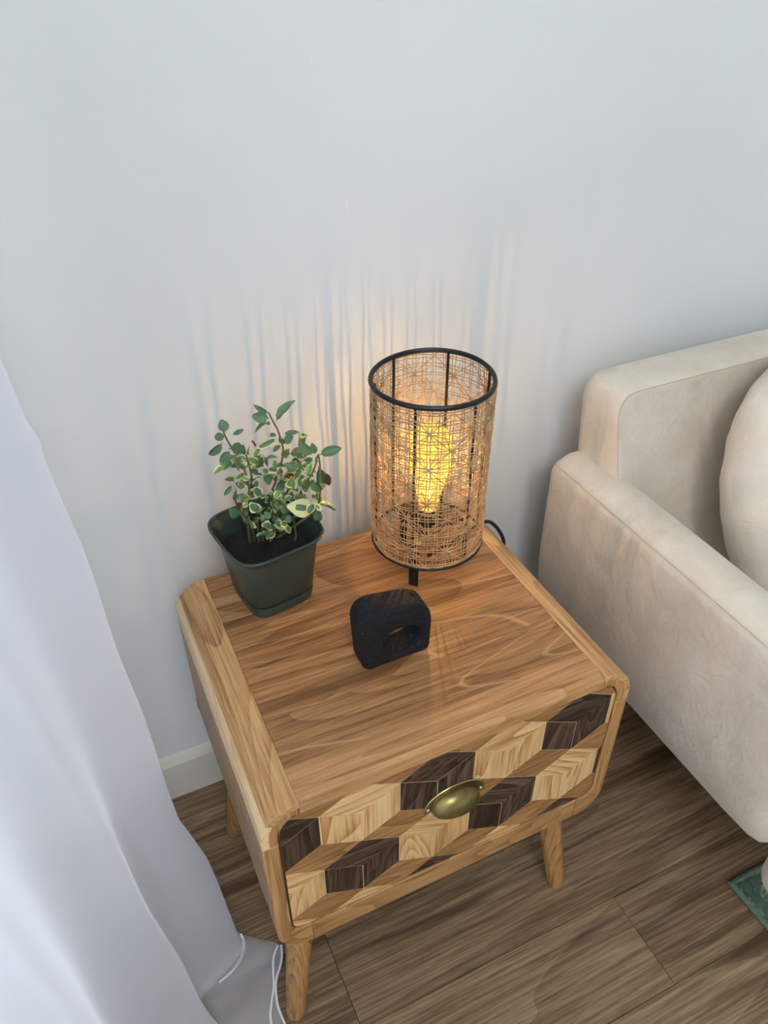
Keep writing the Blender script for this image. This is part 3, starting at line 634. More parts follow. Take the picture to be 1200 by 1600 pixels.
LEAVES=[
(-0.154,0.331,0.853,-0.156,0.335,0.867,0.80,"g"),(-0.153,0.340,0.842,-0.165,0.347,0.840,0.65,"g"),(-0.158,0.337,0.837,-0.175,0.344,0.818,0.35,"g"),(-0.154,0.301,0.866,-0.140,0.301,0.869,0.35,"g"),(-0.150,0.347,0.820,-0.129,0.350,0.806,0.70,"g"),(-0.149,0.345,0.817,-0.164,0.339,0.810,0.45,"g"),(-0.144,0.324,0.821,-0.160,0.319,0.823,0.50,"g"),(-0.151,0.327,0.814,-0.169,0.328,0.807,0.50,"g"),(-0.165,0.301,0.827,-0.181,0.296,0.825,0.50,"v"),(-0.147,0.314,0.814,-0.159,0.321,0.812,0.30,"g"),(-0.151,0.338,0.776,-0.162,0.333,0.789,0.60,"v"),(-0.154,0.340,0.770,-0.166,0.334,0.763,0.35,"g"),(-0.138,0.331,0.789,-0.150,0.325,0.789,0.50,"v"),(-0.159,0.300,0.800,-0.148,0.306,0.788,0.50,"g"),(-0.098,0.310,0.864,-0.078,0.306,0.889,0.32,"g"),(-0.094,0.349,0.854,-0.109,0.355,0.865,0.30,"g"),(-0.103,0.315,0.868,-0.121,0.322,0.871,0.60,"g"),(-0.102,0.327,0.856,-0.119,0.330,0.847,0.40,"g"),(-0.104,0.310,0.862,-0.107,0.317,0.862,0.50,"g"),(-0.091,0.335,0.829,-0.098,0.342,0.829,0.50,"g"),(-0.086,0.345,0.821,-0.080,0.342,0.810,0.70,"v"),(-0.087,0.318,0.827,-0.079,0.313,0.837,0.75,"g"),(-0.091,0.307,0.847,-0.075,0.300,0.850,0.30,"g"),(-0.070,0.315,0.839,-0.064,0.317,0.815,0.55,"g"),(-0.072,0.300,0.849,-0.064,0.303,0.837,0.60,"c"),(-0.097,0.317,0.837,-0.120,0.314,0.832,0.30,"v"),(-0.085,0.341,0.811,-0.096,0.341,0.805,0.45,"g"),(-0.097,0.316,0.810,-0.112,0.316,0.814,0.60,"g"),(-0.096,0.335,0.795,-0.101,0.328,0.789,0.60,"v"),(-0.082,0.349,0.786,-0.077,0.341,0.800,0.60,"v"),(-0.078,0.338,0.797,-0.053,0.343,0.788,0.50,"g"),(-0.058,0.301,0.811,-0.072,0.305,0.830,0.50,"g"),(-0.049,0.318,0.800,-0.051,0.320,0.814,0.60,"g"),(-0.050,0.300,0.810,-0.025,0.293,0.817,0.42,"g"),(-0.065,0.309,0.804,-0.063,0.316,0.809,0.60,"v"),(-0.076,0.310,0.788,-0.089,0.314,0.799,0.55,"g"),(-0.063,0.346,0.765,-0.041,0.354,0.772,0.50,"v"),(-0.045,0.317,0.787,-0.049,0.315,0.800,0.50,"g"),(-0.043,0.326,0.776,-0.038,0.331,0.739,0.35,"g"),(-0.066,0.305,0.778,-0.059,0.309,0.793,0.55,"v"),(-0.043,0.340,0.748,-0.051,0.346,0.733,0.50,"c"),(-0.069,0.302,0.777,-0.066,0.309,0.749,0.45,"v"),(-0.060,0.305,0.772,-0.053,0.302,0.752,0.45,"g"),(-0.046,0.331,0.731,-0.039,0.337,0.712,0.60,"v"),(-0.054,0.305,0.732,-0.026,0.312,0.712,0.28,"v"),(-0.050,0.315,0.716,-0.054,0.312,0.698,0.60,"g"),(-0.061,0.304,0.727,-0.092,0.299,0.744,0.60,"c"),(-0.065,0.292,0.747,-0.056,0.286,0.735,0.40,"c"),(-0.061,0.323,0.731,-0.077,0.330,0.736,0.60,"v"),(-0.124,0.308,0.792,-0.107,0.301,0.798,0.45,"v"),(-0.120,0.349,0.767,-0.112,0.350,0.769,0.60,"g"),(-0.122,0.320,0.761,-0.144,0.316,0.766,0.55,"v"),(-0.111,0.330,0.752,-0.098,0.335,0.731,0.60,"g"),(-0.101,0.311,0.746,-0.095,0.309,0.728,0.65,"g"),(-0.112,0.291,0.740,-0.104,0.297,0.719,0.60,"v"),(-0.119,0.290,0.738,-0.110,0.289,0.725,0.60,"v"),(-0.117,0.330,0.730,-0.130,0.324,0.731,0.70,"g"),(-0.117,0.325,0.731,-0.107,0.332,0.710,0.60,"v"),(-0.136,0.320,0.728,-0.135,0.324,0.712,0.70,"v"),(-0.147,0.293,0.772,-0.155,0.292,0.769,0.70,"v"),(-0.141,0.295,0.769,-0.139,0.301,0.753,0.70,"v"),(-0.095,0.315,0.776,-0.077,0.314,0.761,0.40,"v"),(-0.086,0.350,0.754,-0.070,0.356,0.751,0.40,"b"),(-0.121,0.349,0.822,-0.116,0.348,0.814,0.80,"b"),(-0.034,0.324,0.765,-0.031,0.328,0.742,0.30,"b"),(-0.120,0.324,0.802,-0.132,0.321,0.815,0.50,"v"),(-0.132,0.320,0.821,-0.134,0.315,0.836,0.60,"v"),(-0.127,0.319,0.817,-0.117,0.327,0.822,0.50,"v"),(-0.132,0.348,0.784,-0.139,0.350,0.789,0.60,"g"),(-0.148,0.325,0.786,-0.138,0.322,0.779,0.60,"v"),(-0.148,0.304,0.787,-0.152,0.301,0.799,0.60,"v"),(-0.153,0.339,0.756,-0.145,0.345,0.740,0.60,"b"),(-0.160,0.306,0.768,-0.151,0.311,0.752,0.50,"b"),(-0.069,0.339,0.778,-0.064,0.342,0.780,0.60,"b"),(-0.122,0.321,0.712,-0.112,0.325,0.692,0.60,"b"),(-0.141,0.306,0.705,-0.129,0.309,0.707,0.40,"v"),(-0.129,0.302,0.704,-0.118,0.302,0.708,0.40,"g"),(-0.105,0.327,0.686,-0.095,0.330,0.689,0.40,"v"),(-0.112,0.321,0.699,-0.120,0.315,0.711,0.67,"v"),(-0.126,0.316,0.760,-0.131,0.313,0.775,0.73,"v"),(-0.092,0.345,0.688,-0.096,0.346,0.707,0.63,"g"),(-0.136,0.305,0.786,-0.129,0.309,0.790,0.60,"v"),(-0.069,0.337,0.719,-0.072,0.344,0.727,0.66,"v"),(-0.051,0.311,0.776,-0.059,0.317,0.781,0.55,"v"),(-0.152,0.308,0.777,-0.153,0.304,0.771,0.55,"g"),(-0.102,0.304,0.770,-0.112,0.297,0.766,0.68,"v"),(-0.156,0.307,0.786,-0.157,0.315,0.769,0.59,"g"),(-0.086,0.357,0.745,-0.092,0.352,0.736,0.59,"g"),(-0.121,0.296,0.736,-0.126,0.299,0.746,0.64,"g"),(-0.061,0.300,0.738,-0.073,0.291,0.734,0.64,"v"),(-0.096,0.326,0.765,-0.084,0.337,0.764,0.62,"v"),(-0.047,0.336,0.737,-0.034,0.330,0.741,0.75,"v"),(-0.115,0.356,0.787,-0.107,0.347,0.794,0.51,"v"),(-0.082,0.350,0.731,-0.090,0.338,0.726,0.63,"v"),(-0.122,0.351,0.740,-0.110,0.356,0.729,0.57,"v"),(-0.085,0.345,0.732,-0.094,0.335,0.752,0.69,"v"),(-0.136,0.290,0.757,-0.145,0.286,0.773,0.67,"v"),(-0.138,0.306,0.825,-0.148,0.311,0.829,0.55,"v"),(-0.068,0.338,0.736,-0.079,0.338,0.747,0.73,"v"),(-0.109,0.316,0.734,-0.109,0.322,0.746,0.58,"g"),(-0.072,0.355,0.726,-0.079,0.346,0.718,0.62,"v"),(-0.126,0.291,0.722,-0.135,0.296,0.715,0.57,"g"),(-0.066,0.347,0.701,-0.048,0.359,0.684,0.68,"g"),(-0.141,0.307,0.812,-0.147,0.316,0.818,0.75,"v"),(-0.060,0.310,0.784,-0.066,0.313,0.792,0.51,"g"),(-0.096,0.295,0.736,-0.100,0.293,0.725,0.66,"g"),(-0.099,0.356,0.748,-0.108,0.353,0.760,0.51,"v"),(-0.117,0.356,0.722,-0.120,0.358,0.734,0.56,"g"),(-0.099,0.308,0.785,-0.100,0.302,0.802,0.59,"v"),(-0.107,0.334,0.785,-0.100,0.323,0.788,0.72,"v"),(-0.091,0.319,0.777,-0.081,0.327,0.779,0.51,"v"),(-0.091,0.333,0.696,-0.107,0.323,0.701,0.73,"v"),(-0.068,0.314,0.785,-0.076,0.310,0.798,0.65,"v"),(-0.072,0.318,0.756,-0.072,0.321,0.767,0.74,"v"),(-0.102,0.324,0.737,-0.115,0.314,0.754,0.51,"g"),(-0.135,0.321,0.761,-0.123,0.319,0.764,0.58,"v"),(-0.051,0.339,0.743,-0.064,0.329,0.751,0.72,"v"),(-0.137,0.317,0.790,-0.141,0.311,0.785,0.62,"g"),(-0.130,0.289,0.751,-0.135,0.288,0.744,0.71,"g"),(-0.142,0.332,0.735,-0.149,0.324,0.728,0.55,"g"),(-0.094,0.330,0.722,-0.103,0.335,0.734,0.55,"v"),(-0.133,0.302,0.745,-0.133,0.307,0.753,0.74,"v"),(-0.096,0.315,0.725,-0.097,0.320,0.708,0.54,"g"),(-0.127,0.292,0.720,-0.130,0.302,0.705,0.62,"v"),(-0.149,0.304,0.804,-0.142,0.298,0.802,0.60,"v"),(-0.093,0.326,0.698,-0.092,0.319,0.687,0.56,"v"),(-0.074,0.304,0.798,-0.063,0.310,0.793,0.66,"v"),(-0.094,0.338,0.738,-0.102,0.343,0.742,0.73,"v"),(-0.093,0.317,0.703,-0.100,0.324,0.704,0.57,"v"),(-0.122,0.305,0.807,-0.116,0.303,0.801,0.64,"g"),(-0.120,0.348,0.738,-0.119,0.357,0.716,0.72,"g"),(-0.101,0.354,0.750,-0.098,0.357,0.761,0.69,"v"),(-0.151,0.301,0.817,-0.156,0.290,0.838,0.61,"g"),(-0.072,0.310,0.761,-0.069,0.304,0.756,0.67,"v"),(-0.154,0.307,0.770,-0.151,0.319,0.771,0.71,"v"),(-0.117,0.310,0.709,-0.118,0.306,0.698,0.50,"v"),(-0.083,0.336,0.773,-0.072,0.340,0.769,0.54,"v"),(-0.067,0.328,0.779,-0.074,0.326,0.766,0.61,"v"),(-0.062,0.306,0.743,-0.047,0.314,0.736,0.60,"g"),(-0.122,0.342,0.799,-0.115,0.339,0.805,0.62,"g"),(-0.117,0.345,0.773,-0.127,0.339,0.785,0.59,"g"),(-0.072,0.318,0.723,-0.066,0.314,0.729,0.54,"g"),(-0.093,0.343,0.786,-0.087,0.353,0.770,0.55,"v"),(-0.108,0.312,0.761,-0.115,0.317,0.762,0.53,"v"),(-0.097,0.302,0.796,-0.106,0.297,0.794,0.60,"v"),(-0.100,0.323,0.725,-0.110,0.333,0.716,0.64,"g"),(-0.100,0.329,0.708,-0.109,0.329,0.699,0.57,"g"),(-0.150,0.344,0.717,-0.160,0.342,0.732,0.74,"g"),(-0.127,0.328,0.727,-0.114,0.339,0.708,0.72,"v"),(-0.121,0.293,0.724,-0.133,0.284,0.739,0.59,"v"),(-0.111,0.320,0.697,-0.124,0.313,0.695,0.67,"v"),(-0.105,0.343,0.781,-0.109,0.340,0.797,0.72,"g"),(-0.122,0.345,0.704,-0.121,0.335,0.721,0.60,"g"),(-0.119,0.353,0.785,-0.129,0.358,0.791,0.60,"v"),(-0.110,0.305,0.752,-0.109,0.314,0.732,0.58,"v"),(-0.148,0.311,0.813,-0.159,0.304,0.826,0.65,"v"),(-0.075,0.308,0.769,-0.063,0.309,0.757,0.52,"g"),(-0.064,0.330,0.714,-0.052,0.338,0.710,0.62,"g"),(-0.159,0.310,0.755,-0.151,0.316,0.740,0.64,"v"),(-0.074,0.343,0.687,-0.065,0.354,0.692,0.66,"g"),(-0.127,0.298,0.736,-0.122,0.308,0.716,0.75,"g"),(-0.115,0.346,0.683,-0.102,0.337,0.684,0.50,"v"),(-0.146,0.306,0.722,-0.145,0.297,0.744,0.62,"v"),(-0.064,0.354,0.752,-0.069,0.358,0.743,0.69,"g"),(-0.090,0.331,0.763,-0.102,0.320,0.759,0.61,"g"),(-0.130,0.321,0.732,-0.123,0.320,0.717,0.54,"v"),(-0.068,0.305,0.779,-0.075,0.313,0.773,0.54,"g"),(-0.156,0.305,0.770,-0.141,0.316,0.762,0.55,"v"),(-0.147,0.350,0.742,-0.135,0.350,0.743,0.51,"g"),(-0.112,0.342,0.705,-0.123,0.346,0.700,0.66,"g"),(-0.125,0.349,0.747,-0.126,0.348,0.765,0.72,"g"),(-0.047,0.335,0.691,-0.039,0.333,0.698,0.74,"v"),(-0.132,0.317,0.770,-0.134,0.321,0.755,0.53,"g"),(-0.071,0.325,0.786,-0.076,0.316,0.802,0.66,"v"),(-0.109,0.343,0.680,-0.101,0.354,0.660,0.51,"g"),(-0.067,0.320,0.787,-0.061,0.313,0.779,0.57,"v"),(-0.096,0.318,0.774,-0.085,0.328,0.757,0.64,"v"),(-0.047,0.333,0.756,-0.054,0.338,0.759,0.53,"v"),(-0.084,0.314,0.799,-0.073,0.319,0.792,0.56,"v"),(-0.149,0.321,0.764,-0.142,0.309,0.767,0.57,"v"),(-0.140,0.317,0.806,-0.130,0.319,0.809,0.65,"v"),(-0.055,0.305,0.768,-0.049,0.303,0.753,0.68,"v"),(-0.086,0.322,0.790,-0.100,0.320,0.796,0.61,"g"),(-0.109,0.304,0.756,-0.110,0.294,0.750,0.59,"g"),(-0.118,0.309,0.781,-0.115,0.300,0.797,0.56,"g"),(-0.090,0.316,0.762,-0.094,0.325,0.766,0.61,"g"),(-0.098,0.307,0.750,-0.089,0.306,0.755,0.67,"v"),(-0.141,0.331,0.711,-0.147,0.334,0.717,0.65,"g"),(-0.101,0.324,0.724,-0.106,0.312,0.748,0.68,"v"),(-0.103,0.339,0.690,-0.094,0.330,0.687,0.69,"v"),(-0.101,0.340,0.761,-0.093,0.339,0.767,0.60,"v"),(-0.133,0.305,0.796,-0.126,0.302,0.799,0.52,"v"),(-0.101,0.355,0.725,-0.111,0.347,0.726,0.63,"v"),(-0.112,0.330,0.801,-0.120,0.341,0.792,0.55,"g"),(-0.086,0.318,0.756,-0.085,0.308,0.778,0.56,"v"),(-0.071,0.305,0.749,-0.082,0.313,0.746,0.67,"g"),(-0.112,0.335,0.789,-0.123,0.324,0.810,0.74,"v"),(-0.128,0.351,0.757,-0.124,0.361,0.760,0.58,"v"),]

STEM = plain('stem_bark', lin(112, 92, 62), .7, noise=.5, nscale=150, col2=lin(82, 96, 58))
for st in STEMS:
    p = smooth_path(st, 5); n = len(p); V, F = tube_data(p, [.0017*(1-.65*i/n)+.0003 for i in range(n)], 6)
    mesh_obj('stem', V, F, STEM, pot_e)
LG = plain('leaf_green', lin(104, 132, 90), .45, noise=.5, nscale=120, col2=lin(70, 102, 72))
LV = plain('leaf_yellow_green', lin(132, 152, 80), .45, noise=.5, nscale=120, col2=lin(96, 126, 66))
LC = plain('leaf_cream', lin(222, 220, 176), .45, noise=.3, nscale=120, col2=lin(190, 200, 140))
LB = plain('leaf_dried', lin(112, 66, 44), .7, noise=.4, nscale=100)
def leaf_mesh(kind):
    nu, nv = 10, 6; V = []; F = []; MI = []
    for i in range(nu+1):
        u = i/nu; wd = max(.05, math.sin(math.pi*min(1, u**1.05*.96+.01))**.80) if u > .14 else .07
        for j in range(nv+1):
            v = j/nv*2-1; ru = .02*math.sin(u*17)*abs(v)
            V.append((u, v*wd*.5, .16*abs(v)**1.3*wd-.16*u*u+ru+(.25*u*u if kind == 'b' else 0)*v))
    for i in range(nu):
        for j in range(nv):
            F.append((i*(nv+1)+j, i*(nv+1)+j+1, (i+1)*(nv+1)+j+1, (i+1)*(nv+1)+j)); edge = j in (0, nv-1) or i >= nu-1
            if kind == 'g': MI.append(0)
            elif kind == 'v': MI.append(1 if edge and i > 1 else 0)
            elif kind == 'c': MI.append(0 if (j in (2, 3) and 2 < i < 7) else 1)
            else: MI.append(0)
    me = bpy.data.meshes.new('leaf_'+kind); me.from_pydata(V, [], F)
    for m_ in {'g': [LG, LC], 'v': [LG, LC], 'w': [LV, LC], 'c': [LG, LC], 'b': [LB, LB]}[kind]: me.materials.append(m_)
    if kind == 'w': MI = [1 if (k % nv in (0, nv-1) and k//nv > 2) else 0 for k in range(nu*nv)]
    me.polygons.foreach_set('material_index', MI); me.polygons.foreach_set('use_smooth', [True]*len(F)); return me
LM = {k: leaf_mesh(k) for k in 'gvwcb'}
rl = random.Random(9); CAMP = Vector((-0.3192, -0.4721, 1.3397))
for (ax_, ay, az, bx, by, bz_, wd, t) in LEAVES:
    a = Vector((ax_, ay, az)); b_ = Vector((bx, by, bz_)); d = b_-a; L = d.length
    if min(a.z, b_.z) < FZ+.086: 
        up_ = FZ+.088-min(a.z, b_.z); a.z += up_; b_.z += up_
    if t == 'v' and rl.random() < .45: t = 'w'
    nrm = ((CAMP-a).normalized()*.75+Vector((rl.uniform(-.8, .8), rl.uniform(-.8, .8), rl.uniform(.0, .9)))).normalized()
    x = d.normalized(); y = nrm.cross(x).normalized(); z = x.cross(y)
    o = bpy.data.objects.new('leaf', LM[t]); COL.objects.link(o); o.parent = pot_e
    mt = Matrix((x*L*1.08, y*L*wd*1.15, z*L)).transposed().to_4x4(); mt.translation = a-wloc(pot_e); o.matrix_local = mt
# ================================================================== SOFA
def suede():
    M = NT('cream_suede'); tc = M.n('ShaderNodeTexCoord'); n1 = M.n('ShaderNodeTexNoise'); n1.inputs['Scale'].default_value = 9; n1.inputs['Detail'].default_value = 6; n1.inputs['Roughness'].default_value = .65; n1.inputs['Distortion'].default_value = .5
    M.l(tc.outputs['Object'], n1.inputs['Vector']); M.l(M.ramp(n1.outputs[0], [(.3, lin(196, 184, 168)), (.5, lin(208, 198, 182)), (.7, lin(216, 207, 193))]), M.b.inputs['Base Color'])
    n2 = M.n('ShaderNodeTexNoise'); n2.inputs['Scale'].default_value = 130; n2.inputs['Detail'].default_value = 5; M.l(tc.outputs['Object'], n2.inputs['Vector'])
    wv = M.n('ShaderNodeTexNoise'); wv.inputs['Scale'].default_value = 22; wv.inputs['Distortion'].default_value = 2.5; wv.inputs['Detail'].default_value = 2; M.l(tc.outputs['Object'], wv.inputs['Vector'])
    M.bump(M.math('ADD', M.math('MULTIPLY', n2.outputs[0], .35), M.math('MULTIPLY', wv.outputs[0], .8)), .5, .004)
    M.b.inputs['Roughness'].default_value = .9; M.b.inputs['Specular IOR Level'].default_value = .2; M.b.inputs['Sheen Weight'].default_value = .25; M.b.inputs['Sheen Roughness'].default_value = .4
    return M.m
SUEDE = suede(); SEAM = plain('seam_thread', lin(176, 164, 148), .9)
sofa = empty('sofa', (.9, .12, 0), 'cream suede sofa with rounded arm standing against the back wall', 'sofa')
def section_sweep(name, prof, stations, mat, parent, **k):
    """prof(t)->list of (x, z) closed section; stations: list of (y, inset, dz)"""
    V = []; F = []; n = None; c = None
    for y, ins, dz in stations:
        pr = prof; cx = sum(p[0] for p in pr)/len(pr); cz = sum(p[1] for p in pr)/len(pr); n = len(pr)
        hx = max(p[0] for p in pr)-cx; hz_ = max(p[1] for p in pr)-cz
        for x, z in pr: V.append((cx+(x-cx)*(1-ins/abs(hx)), y, cz+(z-cz)*(1-ins/abs(hz_))+dz))
    m_ = len(stations)
    for j in range(m_-1):
        for i in range(n): F.append((j*n+i, j*n+(i+1) % n, (j+1)*n+(i+1) % n, (j+1)*n+i))
    F.append(list(range(n))[::-1]); F.append([(m_-1)*n+i for i in range(n)])
    return mesh_obj(name, V, F, mat, parent, **k)
def rounded_poly(cs, k=6):
    pts = []; N = len(cs)
    for i in range(N):
        p0 = Vector(cs[i-1][:2]); p1 = Vector(cs[i][:2]); p2 = Vector(cs[(i+1) % N][:2]); r = cs[i][2]
        a = p1+(p0-p1).normalized()*min(r, (p0-p1).length*.5); e = p1+(p2-p1).normalized()*min(r, (p2-p1).length*.5)
        for q in range(k+1): t = q/k; v = (1-t)**2*a+2*(1-t)*t*p1+t*t*e; pts.append((v.x, v.y))
    return pts
armp = rounded_poly([(.436, .238, .03), (.3925, .34, .12), (.3925, .612, .016), (.434, .631, .03), (.477, .617, .018), (.480, .40, .1), (.508, .24, .02)])
sts = [(.4120, .030, -.006), (.4090, .017, -.003), (.401, .006, -.001), (.387, 0, 0), (.30, 0, 0), (.16, 0, 0), (.02, 0, 0), (-.08, 0, 0), (-.125, .002, 0), (-.142, .008, 0), (-.150, .018, 0)]
section_sweep('arm', armp, sts, SUEDE, sofa, angle=180)
# arm seams: one along the outer top edge, one along the inner one
for x, z in ((.3946, .6150),):
    V, F = tube_data([(x-.0005, y, z) for y in (.392, .36, .28, .2, .1, 0, -.08, -.13)], .0006, 6); mesh_obj('seam', V, F, SEAM, sofa)
# backrest: block with rounded corners, leaning back a little
def soft_box(name, x0, x1, y0, y1, z0, z1, r, mat, parent, lean=0., seg=6, crown=0., puff=0., sub=8):
    b = bmesh.new(); bmesh.ops.create_cube(b, size=1)
    for v in b.verts: v.co = Vector(((x0+x1)/2+v.co.x*(x1-x0), (y0+y1)/2+v.co.y*(y1-y0), (z0+z1)/2+v.co.z*(z1-z0)))
    bmesh.ops.bevel(b, geom=b.edges[:], offset=r, segments=seg, affect='EDGES', profile=.5)
    for v in b.verts: v.co.y += (v.co.z-z0)*lean
    return bm_obj(name, b, mat, parent, angle=180)
b = bmesh.new(); poly = rounded_poly([(1.75, .37, .03), (1.75, .760, .05), (.446, .760, .042), (.443, .60, .1), (.455, .37, .02)], 8)
Yf, Yb = .290, .405
rings = []
for y, ins in [(Yf+.002, .016), (Yf, .010), (Yf+.002, .003), (Yf+.012, .0), (Yf+.06, -.003), (Yb-.02, 0), (Yb-.006, .004), (Yb, .014)]:
    cx, cz = 1.1, .61; ring = []
    for x, z in poly:
        dx, dz = x-cx, z-cz; ring.append(b.verts.new((cx+dx*(1-ins/.66), y+(z-.6)*(.27 if y < .31 else .21 if y < .36 else .12), cz+dz*(1-ins/.165))))
    rings.append(ring)
for i in range(len(rings)-1):
    for k in range(len(poly)): b.faces.new((rings[i][k], rings[i][(k+1) % len(poly)], rings[i+1][(k+1) % len(poly)], rings[i+1][k]))
b.faces.new(rings[0][::-1]); b.faces.new(rings[-1])
bm_obj('backrest', b, SUEDE, sofa, angle=50)
# seam round the front of the backrest
sp = []
for x, z in poly:
    dx, dz = x-1.1, z-.61
    if x < 1.749 and z > .5: sp.append((1.1+dx*(1-.0045/.66), Yf+.0012+(z-.6)*.27, .61+dz*(1-.0045/.165)))
V, F = tube_data(sp, .0007, 6); mesh_obj('seam', V, F, SEAM, sofa)
soft_box('seat_cushion', .480, 1.75, -.19, .300, .30, .40, .03, SUEDE, sofa)
soft_box('sofa_base', .48, 1.80, -.150, .39, .21, .30, .02, SUEDE, sofa)
soft_box('front_panel', .436, 1.80, -.225, -.150, .165, .40, .034, SUEDE, sofa)
for x, y in ((.70, .36), (1.70, .36), (.80, -.08), (1.70, -.08)):
    lathe('sofa_leg', [(.012, 0.011 if y < 0 else 0.0), (.018, .19), (.022, .212)], x, y, LEGW, sofa, n=16)
# throw cushion
def cushion():
    V = []; F = []; nu, nv = 56, 56; c = Vector((.826, .196, .606)); hx, hz_, th = .260, .222, .090
    ax = Vector((.985, .12, .0)).normalized(); az = Vector((-.02, .36, .93)).normalized(); an = ax.cross(az).normalized()
    rg = random.Random(8); wr = [(rg.uniform(0, 6.28), rg.uniform(5, 13), rg.uniform(0, 6), rg.uniform(.0008, .0026)) for _ in range(14)]
    for side in (1, -1):
        for i in range(nu+1):
            for j in range(nv+1):
                u = i/nu*2-1; v = j/nv*2-1
                ru = u*math.sqrt(max(0, 1-v*v*.38)); rv = v*math.sqrt(max(0, 1-u*u*.38))
                h = (max(0, (1-u*u)*(1-v*v)))**.42
                wob = sum(a*math.sin(f*(ru*math.cos(p)+rv*math.sin(p))*2.2+q+1.5*math.sin(3*ru+2*rv)) for p, f, q, a in wr)*(1-u*u)*(1-v*v)*1.7
                dim = -.030*math.exp(-((ru+.22)**2/.012+(rv-.02)**2/.05)) if side == 1 else 0
                V.append(tuple(c+ax*ru*hx+az*rv*hz_+an*side*(h*th+wob+dim)))
    m_ = (nu+1)*(nv+1)
    for s in range(2):
        for i in range(nu):
            for j in range(nv):
                q = (s*m_+i*(nv+1)+j, s*m_+i*(nv+1)+j+1, s*m_+(i+1)*(nv+1)+j+1, s*m_+(i+1)*(nv+1)+j); F.append(q if s == 0 else q[::-1])
    b = bmesh.new(); vs = [b.verts.new(v) for v in V]
    for f in F: b.faces.new([vs[i] for i in f])
    bmesh.ops.remove_doubles(b, verts=b.verts, dist=1e-5)
    return b, c, ax, az, an
b, cc, ax, az, an = cushion()
cu = bm_obj('throw_cushion', b, SUEDE, None, angle=180)
V, F = tube_data(smooth_path([tuple(cc+ax*(-.095+d*.004)+az*(.02+.05*(1-d))+an*s_) for d, s_ in ((0, .094), (.5, .090), (1, .088))], 4), .0016, 6)
mesh_obj('stitched_crease', V, F, SEAM, cu)
tag(cu, 'plump cream suede cushion with tufted crease leaning in the sofa corner', 'cushion')
# ================================================================== RUG
def rugmat():
    M = NT('green_rug_pile'); tc = M.n('ShaderNodeTexCoord'); vo = M.n('ShaderNodeTexVoronoi', feature='SMOOTH_F1'); vo.inputs['Scale'].default_value = 13
    n0 = M.n('ShaderNodeTexNoise'); n0.inputs['Scale'].default_value = 22; n0.inputs['Detail'].default_value = 3; n0.inputs['Distortion'].default_value = 2.2; M.l(tc.outputs['Object'], n0.inputs['Vector'])
    c = M.ramp(n0.outputs[0], [(.42, lin(68, 90, 76)), (.50, lin(82, 104, 88)), (.55, lin(132, 150, 130)), (.62, lin(76, 98, 83))]); M.l(c, M.b.inputs['Base Color'])
    n2 = M.n('ShaderNodeTexNoise'); n2.inputs['Scale'].default_value = 500; M.l(tc.outputs['Object'], n2.inputs['Vector']); M.bump(n2.outputs[0], .7, .003); M.b.inputs['Roughness'].default_value = .95; M.b.inputs['Specular IOR Level'].default_value = .1
    return M.m
rug = bm_obj('rug', box_bm(.514, 2.4, -1.6, -.105, .001, .0100, bev=.002), rugmat()); tag(rug, 'green patterned rug with bound edge lying partly under the sofa', 'rug')
BIND = plain('rug_binding', lin(100, 122, 102), .95, noise=.4, nscale=250, bump=.6)
BANDM = plain('rug_border_band', lin(78, 101, 84), .95, noise=.4, nscale=120, bump=.6)
V, F = tube_data([(.5115, -1.6, .0062), (.5115, -.1025, .0062)], .0055, 8); mesh_obj('binding', V, F, BIND, rug)
V, F = tube_data([(.5065, -.1025, .0062), (2.4, -.1025, .0062)], .0055, 8); mesh_obj('binding', V, F, BIND, rug)
bm_obj('border_band', box_bm(.519, .536, -1.6, -.110, .0095, .0112, bev=.0006), BANDM, rug)
bm_obj('border_band', box_bm(.5365, 2.4, -.127, -.110, .0095, .0112, bev=.0006), BANDM, rug)
# ================================================================== SHEER CURTAIN
def sheer(name, transp, transl, col):
    M = NT(name); M.b.inputs['Base Color'].default_value = col; M.b.inputs['Roughness'].default_value = .9; M.b.inputs['Specular IOR Level'].default_value = .1
    tc = M.n('ShaderNodeTexCoord'); n1 = M.n('ShaderNodeTexNoise'); n1.inputs['Scale'].default_value = 700; M.l(tc.outputs['Object'], n1.inputs['Vector']); M.bump(n1.outputs[0], .1, .0005)
    tr = M.n('ShaderNodeBsdfTranslucent'); tr.inputs['Color'].default_value = col; tp = M.n('ShaderNodeBsdfTransparent')
    a = M.n('ShaderNodeMixShader'); a.inputs[0].default_value = transl; M.l(M.b.outputs[0], a.inputs[1]); M.l(tr.outputs[0], a.inputs[2])
    c = M.n('ShaderNodeMixShader'); c.inputs[0].default_value = transp; M.l(a.outputs[0], c.inputs[1]); M.l(tp.outputs[0], c.inputs[2])
    out = [n for n in M.t.nodes if n.type == 'OUTPUT_MATERIAL'][0]; M.l(c.outputs[0], out.inputs[0]); return M.m
SHEER = sheer('sheer_voile', .12, .62, (.88, .90, .97, 1)); SHEER2 = sheer('sheer_voile_single_layer', .52, .3, (.86, .88, .92, 1))
cur = empty('curtain', (-.42, -.3, 0), 'floor-length white sheer curtain hanging beside the nightstand at the left', 'curtain')
C1 = [(0, -.284), (.09, -.288), (.20, -.296), (.27, -.303), (.387, -.325), (.54, -.3275), (.69, -.334), (.874, -.3387), (.955, -.345), (.996, -.3505), (1.07, -.3556), (1.4, -.375), (2.4, -.40)]
C2 = [(0, -.352), (.184, -.3711), (.352, -.3843), (.475, -.3922), (.64, -.4033), (.9, -.418), (1.3, -.432), (2.4, -.44)]
C3 = [(0, -.43), (.2, -.437), (.5, -.452), (.74, -.462), (1.2, -.474), (2.4, -.478)]
C4 = [(0, -.44), (.4, -.455), (1.2, -.49), (2.4, -.50)]
